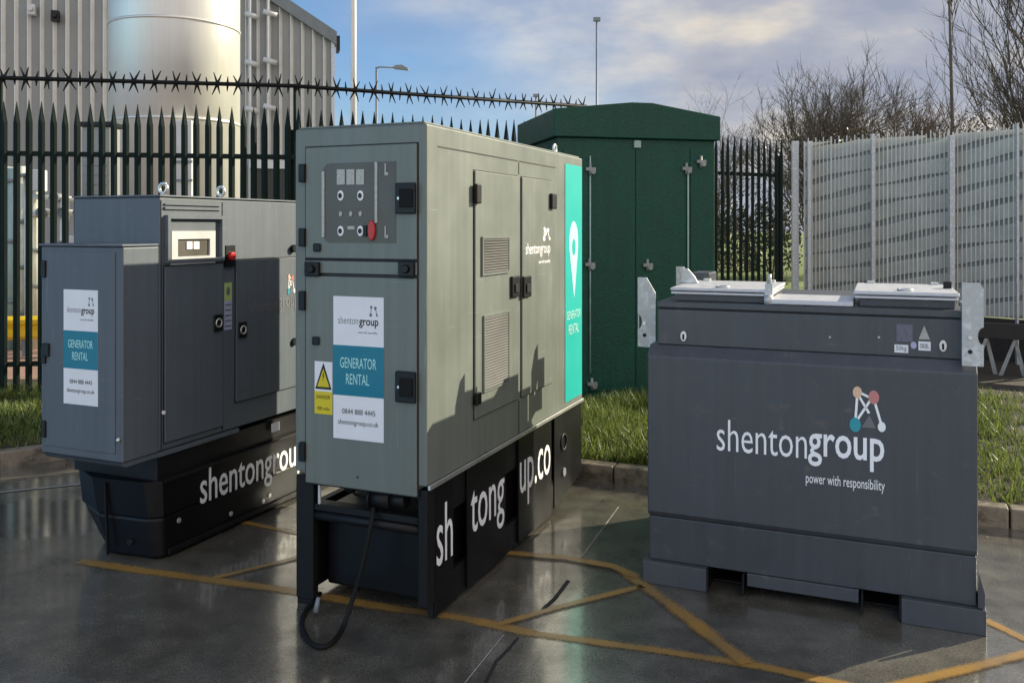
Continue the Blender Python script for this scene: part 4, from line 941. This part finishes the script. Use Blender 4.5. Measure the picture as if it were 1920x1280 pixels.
# ================================================================== SILO
sY = 18.0; sxc = (329 - 960) / FOC * sY; sr = 1.262
sl_ = thing('storage_silo', 'tall shiny stainless steel silo standing before the ribbed building', 'silo', loc=(sxc, sY, .1))
def ringmesh(r, z0, z1, n=72):
    s = MB(); k = 0
    for z in (z0, z1): s.v += [(r * math.cos(2 * math.pi * i / n), r * math.sin(2 * math.pi * i / n), z) for i in range(n)]
    for i in range(n): j = (i + 1) % n; s.f.append((i, j, n + j, n + i)); s.sm.append(True)
    s.f.append(tuple(range(n - 1, -1, -1))); s.f.append(tuple(range(n, 2 * n))); s.sm += [False, False]; return s
ringmesh(sr, 0, 13.5).build('shell', M['silo'], sl_)
for z in (2.05, 3.96, 5.87, 7.8, 9.7, 11.6): ringmesh(sr + .016, z, z + .05).build('seam_ring', M['silo'], sl_)
m = ringmesh(sr + .05, -.1, .25); m.build('plinth', M['kerb'], sl_)
m = MB(); k = 40
s = MB(); n = 48
s.v += [(sr * math.cos(2 * math.pi * i / n), sr * math.sin(2 * math.pi * i / n), 13.5) for i in range(n)] + [(0, 0, 14.2)]
for i in range(n): s.f.append((i, (i + 1) % n, n)); s.sm.append(True)
s.build('dome', M['silo'], sl_)
x = at(338, 300, 16.6).x - sxc; m = MB(); m.box(x - .13, x + .22, -1.42, -1.262, 1.0, 3.9); m.build('level_gauge_box', M['whitep'], sl_, bevel=.02)
m = MB()
for z in (1.5, 2.1, 2.75, 3.1): m.box(x - .15, x + .24, -1.45, -1.421, z, z + .04)
m.build('gauge_band', M['greyp'], sl_)

# ================================================================== PLANT BEHIND THE LEFT FENCE
def plant(nm, label, cat, px, Y, build, group=None):
    p = at(px, 600, Y); t = thing(nm, label, cat, loc=(p.x, p.y, .11), group=group); build(t); return t
def zat(py, Y): return CAMZ - (py - HOR) * Y / FOC - .11
def b_pipe(t, mt, r, top, n=3):
    q = MB(); q.cyl((0, 0, 0), (0, 0, top), r, n=18); q.build('pipe', M[mt], t)
    for k in range(n):
        z = top * (k + .8) / n; q = MB(); q.cyl((0, 0, z - .03), (0, 0, z + .03), r * 1.35, n=18); q.build('flange', M['greyp'], t)
Yp = 13.6
plant('process_pipe', 'pale green upright pipe seen through the palisade at far left', 'pipe', 24, Yp, lambda t: b_pipe(t, 'palegreen', .07, zat(316, Yp)))
plant('process_pipe', 'cream upright pipe beside the pale green one behind the fence', 'pipe', 42, Yp, lambda t: b_pipe(t, 'creamsteel', .075, zat(312, Yp), 4))
plant('process_vessel', 'cream slim vessel with dark valves behind the palisade', 'vessel', 66, Yp, lambda t: (b_pipe(t, 'creamsteel', .095, zat(322, Yp), 5)))
def b_box(t, w_, d, z1, mt, tm):
    q = MB(); q.box(-w_ / 2, w_ / 2, -d / 2, d / 2, 0, z1); q.build('housing', M[mt], t, bevel=.02)
    q = MB(); q.box(-w_ / 2 - .04, w_ / 2 + .04, -d / 2 - .04, d / 2 + .04, z1 + .001, z1 + .08); q.build('cap', M[tm], t, bevel=.01)
    q = MB()
    for k in range(9): q.box(-w_ / 2 + .05, w_ / 2 - .05, -d / 2 - .02, -d / 2 - .001, z1 * .5 + k * z1 * .045, z1 * .5 + k * z1 * .045 + z1 * .02)
    q.build('louvre', M['greyp'], t)
plant('switch_cabinet', 'dark control cabinet at the left edge of the photo behind the fence', 'cabinet', 0, 13.9, lambda t: b_box(t, .28, .4, zat(322, 13.9), 'darkclad', 'greyp'))
plant('pump_cabinet', 'grey louvred cabinet with a black cap left of the silo', 'cabinet', 190, 15.2, lambda t: b_box(t, .48, .4, zat(240, 15.2), 'clad', 'plastic'))
def b_mani(t):
    q = MB(); q.cyl((-.45, 0, 2.1), (.55, 0, 2.1), .05, n=12); q.cyl((-.45, 0, 2.35), (.40, 0, 2.30), .04, n=12); q.cyl((.55, 0, 2.1), (.55, 0, 0), .05, n=12); q.cyl((-.45, 0, 2.4), (-.45, 0, 0), .05, n=12); q.cyl((.1, 0, 2.3), (.1, 0, 0), .06, n=12); q.build('pipe_run', M['creamsteel'], t)
    for x, z in ((-.2, 2.1), (.1, 2.1), (.36, 2.1), (0, 2.33), (.55, 1.5), (.1, 1.6)):
        q = MB(); q.cyl((x, -.08, z), (x, .07, z), .07, n=12); q.torus((x, -.11, z), (0, 1, 0), .07, .012, n=16, m=6); q.build('valve', M['greyp'], t)
    q = MB(); q.box(.2, .5, -.1, .1, 1.2, 1.75); q.box(-.42, -.2, -.12, .1, 2.42, 2.75); q.build('actuator', M['whitep'], t, bevel=.02)
plant('pipe_manifold', 'cream pipe manifold with black valves behind the palisade fence', 'pipework', 108, 13.4, b_mani)
# low crash barrier
yb = at(-60, 600, 12.6); ya = at(150, 600, 12.9)
br = thing('crash_barrier', 'yellow corrugated crash barrier beyond the palisade at far left', 'barrier', loc=(yb.x, yb.y, .11), rz=math.atan2(ya.y - yb.y, ya.x - yb.x))
Lb = (ya - yb).length
pr = [(0, .24), (-.07, .29), (-.07, .34), (0, .39), (0, .43), (-.07, .48), (-.07, .53), (0, .58), (.02, .58), (.02, .24)]
pr = [(a_, b_ + .02) for a_, b_ in pr]
m = MB(); m.prism(pr, -.8, Lb, 'x'); m.build('beam', M['barrier'], br)
for k in range(4):
    m = MB(); m.box(k * .7, k * .7 + .09, .021, .12, 0, .6); m.build('post', M['greyp'], br)

# ================================================================== LAMP POSTS
def mast(nm, label, px, Y, ytop, r, mt, arm=None, box=False, top=None, cat='lamp post'):
    p = at(px, 400, Y); t = thing(nm, label, cat, loc=(p.x, p.y, 0)); zt2 = top if top else CAMZ - (ytop - HOR) * Y / FOC
    q = MB(); q.cyl((0, 0, 0), (0, 0, zt2), r, r * .75, n=14); q.build('pole', M[mt], t)
    if arm:
        q = MB(); q.tube([(0, 0, zt2 - .05), (.1, 0, zt2), (arm * .6, 0, zt2 - .02)], r * .55, 8); q.build('arm', M[mt], t)
        q = MB(); q.prism([(arm * .55, zt2 - .08), (arm, zt2 - .14), (arm, zt2 - .06), (arm * .8, zt2 + .08), (arm * .58, zt2 + .06)], -.12, .12, 'y'); q.build('lantern', M['greyp'], t, bevel=.02)
    if box: q = MB(); q.box(-.14, .14, -.1, .1, zt2, zt2 + .14); q.build('head', M['greyp'], t)
    return t
mast('flag_pole', 'thick pale grey mast rising above the tall generator out of the picture', 663, 20, 0, .075, 'whitep', top=11.0, cat='mast')
mast('street_lamp', 'street lamp with a single arm pointing right against blue sky', 706, 36, 126, .06, 'greyp', arm=1.3)
mast('street_lamp', 'slim dark mast with a small head above the green kiosk', 1119, 36, 40, .055, 'greyp', box=True)
mast('street_lamp', 'short distant lamp standing just above the spiked strip', 1005, 44, 182, .06, 'greyp', box=True)

# ================================================================== BARE TREES
def grow(mb, p, d, ln, r, lvl, maxl, spread, up, twigs, nseg=4, jitter=.16):
    pts = [p.copy()]; rs = [r]; dd = d.copy()
    for i in range(nseg):
        dd = (dd + Vector((random.gauss(0, jitter), random.gauss(0, jitter), random.gauss(0, jitter) + up * .08))).normalized(); pts.append(pts[-1] + dd * ln / nseg); rs.append(r * (1 - .62 * (i + 1) / nseg))
    mb.tube(pts, rs, 6 if lvl == 0 else (4 if lvl < 2 else 3))
    if lvl >= maxl: return
    for k in range(twigs[min(lvl, len(twigs) - 1)]):
        t = random.uniform(.25, 1); i = min(int(t * nseg), nseg - 1); q = pts[i].lerp(pts[i + 1], t * nseg - i)
        ax = Vector((random.gauss(0, 1), random.gauss(0, 1), random.gauss(0, 1))).normalized(); nd2 = (dd + ax * spread).normalized(); nd2.z += up * .25; nd2.normalize()
        grow(mb, q, nd2, ln * random.uniform(.34, .62), max(rs[i] * .6, .009), lvl + 1, maxl, spread, up, twigs, 3, jitter)
def tree(label, px, Y, ytop, seed, stems=5, fan=.5, maxl=4, twigs=(7, 5, 4, 4), r=.10, mt='bark', up=.5, spread=.8, trunkh=.8, nm='bare_tree', lenf=.62, cat='tree', group='bare trees on the skyline'):
    random.seed(seed); p = at(px, 500, Y); t = thing(nm, label, cat, loc=(p.x, p.y, .1), group=group); H = CAMZ - (ytop - HOR) * Y / FOC
    tm = MB(); tm.tube([(0, 0, -.05), (.03, 0, trunkh * .5), (0, .02, trunkh)], [r * 1.6, r * 1.25, r * 1.1], 8); tm.build('trunk', M[mt], t)
    cm = MB()
    for s_ in range(stems):
        a_ = 2.4 * s_ + random.uniform(-.4, .4); f = (s_ + .6) / stems * fan
        d = Vector((math.cos(a_) * f, math.sin(a_) * f, 1)).normalized(); grow(cm, Vector((0, 0, trunkh * .9)), d, (H - trunkh) * lenf * random.uniform(.85, 1.08) * (1 - .30 * f / fan), r, 0, maxl, spread, up, twigs, 5, .12)
    cm.build('branches', M[mt], t, recalc=False); return t
tree('broad bare tree with a dense fan of twigs beyond the mesh fence', 1530, 34, 188, 11, stems=13, fan=.50, maxl=3, twigs=(12, 8, 6), r=.07, lenf=.86, up=.7, spread=.75)
tree('faint distant bare tree just right of the green kiosk', 1352, 60, 205, 12, stems=7, fan=.40, maxl=3, twigs=(7, 5, 4), r=.07, mt='barkfar', lenf=.8)
tree('low bushy brown bare tree right of the broad one', 1668, 33, 244, 13, stems=8, fan=.42, maxl=3, twigs=(12, 8, 6), r=.05, mt='barkbrown', lenf=.84, up=.7, spread=.7)
tree('small rounded brown bare tree beside the tall thin one', 1735, 36, 240, 14, stems=8, fan=.3, maxl=3, twigs=(11, 7, 6), r=.04, mt='barkbrown', lenf=.84, up=.7, spread=.7)
tree('large bare tree with upswept branches at the right edge', 1962, 26, -40, 15, stems=11, fan=.22, spread=.65, maxl=3, twigs=(10, 6, 5), r=.07, lenf=.85, up=.9)
# tall thin tree with one straight stem
random.seed(21); p = at(1785, 500, 30); tt = thing('slender_tree', 'tall slender bare tree with one straight stem and short side shoots', 'tree', loc=(p.x, p.y, .1), group='bare trees on the skyline')
m = MB(); m.tube([(0, 0, 0), (.05, 0, 4), (-.05, 0, 8), (-.12, 0, 11)], [.09, .07, .05, .02], 8); m.build('trunk', M['bark'], tt)
m = MB()
for k in range(34):
    z = random.uniform(2.5, 10.6); a_ = random.uniform(0, 6.28); grow(m, Vector((0, 0, z)), Vector((math.cos(a_) * .45, math.sin(a_) * .45, 1)).normalized(), random.uniform(.8, 1.7), .015, 1, 3, .5, .7, (3, 2, 2), 4, .1)
m.build('branches', M['bark'], tt, recalc=False)
# leafy hedges
def leafmass(nm, label, px0, px1, Y, y0, y1, n, size, mt, dep=1.2, seed=5, cat='hedge'):
    random.seed(seed); a = at(px0, 500, Y); b = at(px1, 500, Y); t = thing(nm, label, cat, loc=((a.x + b.x) / 2, Y, .1)); W_ = b.x - a.x
    zt0, zt1 = CAMZ - (y0 - HOR) * Y / FOC, CAMZ - (y1 - HOR) * Y / FOC; s = MB()
    for i in range(n):
        u = random.random(); h = (zt0 + (zt1 - zt0) * u) * (1 + .10 * math.sin(u * 23) + .07 * math.sin(u * 57 + 2)); z = h * (random.random() ** .75); x = (u - .5) * W_; y = random.gauss(0, dep / 2.4) * (1 - .5 * z / h)
        q = Vector((random.gauss(0, 1), random.gauss(0, 1), random.gauss(0, 1))).normalized(); e = q.orthogonal().normalized() * size * random.uniform(.5, 1.3); f = q.cross(e).normalized() * size * random.uniform(.3, .8); c = Vector((x, y, z))
        s.face([c - e, c + f, c + e, c - f])
    s.build('foliage', M[mt], t, recalc=False)
    s = MB()
    for k in range(int(abs(W_) / .5)):
        x = -W_ / 2 + (k + .5) * .5; grow(s, Vector((x, 0, 0)), Vector((random.gauss(0, .15), 0, 1)).normalized(), (zt0 + zt1) / 2 * random.uniform(.75, 1.0), .035, 1, 3, .6, .5, (4, 3, 3), 4)
    s.build('stems', M['barkbrown'], t, recalc=False)
leafmass('hedge', 'dark evergreen hedge seen through the green palisade right of the kiosk', 1320, 1500, 38, 400, 392, 3200, .10, 'ivy', seed=6)
leafmass('hedge', 'brown leafless looking hedge above the mesh fence', 1560, 2000, 24, 264, 222, 9500, .045, 'brownleaf', seed=8)
leafmass('shrub', 'grey twiggy shrub between the kiosk and the mesh fence', 1350, 1480, 30, 300, 290, 1500, .05, 'brownleaf', seed=9, cat='shrub')
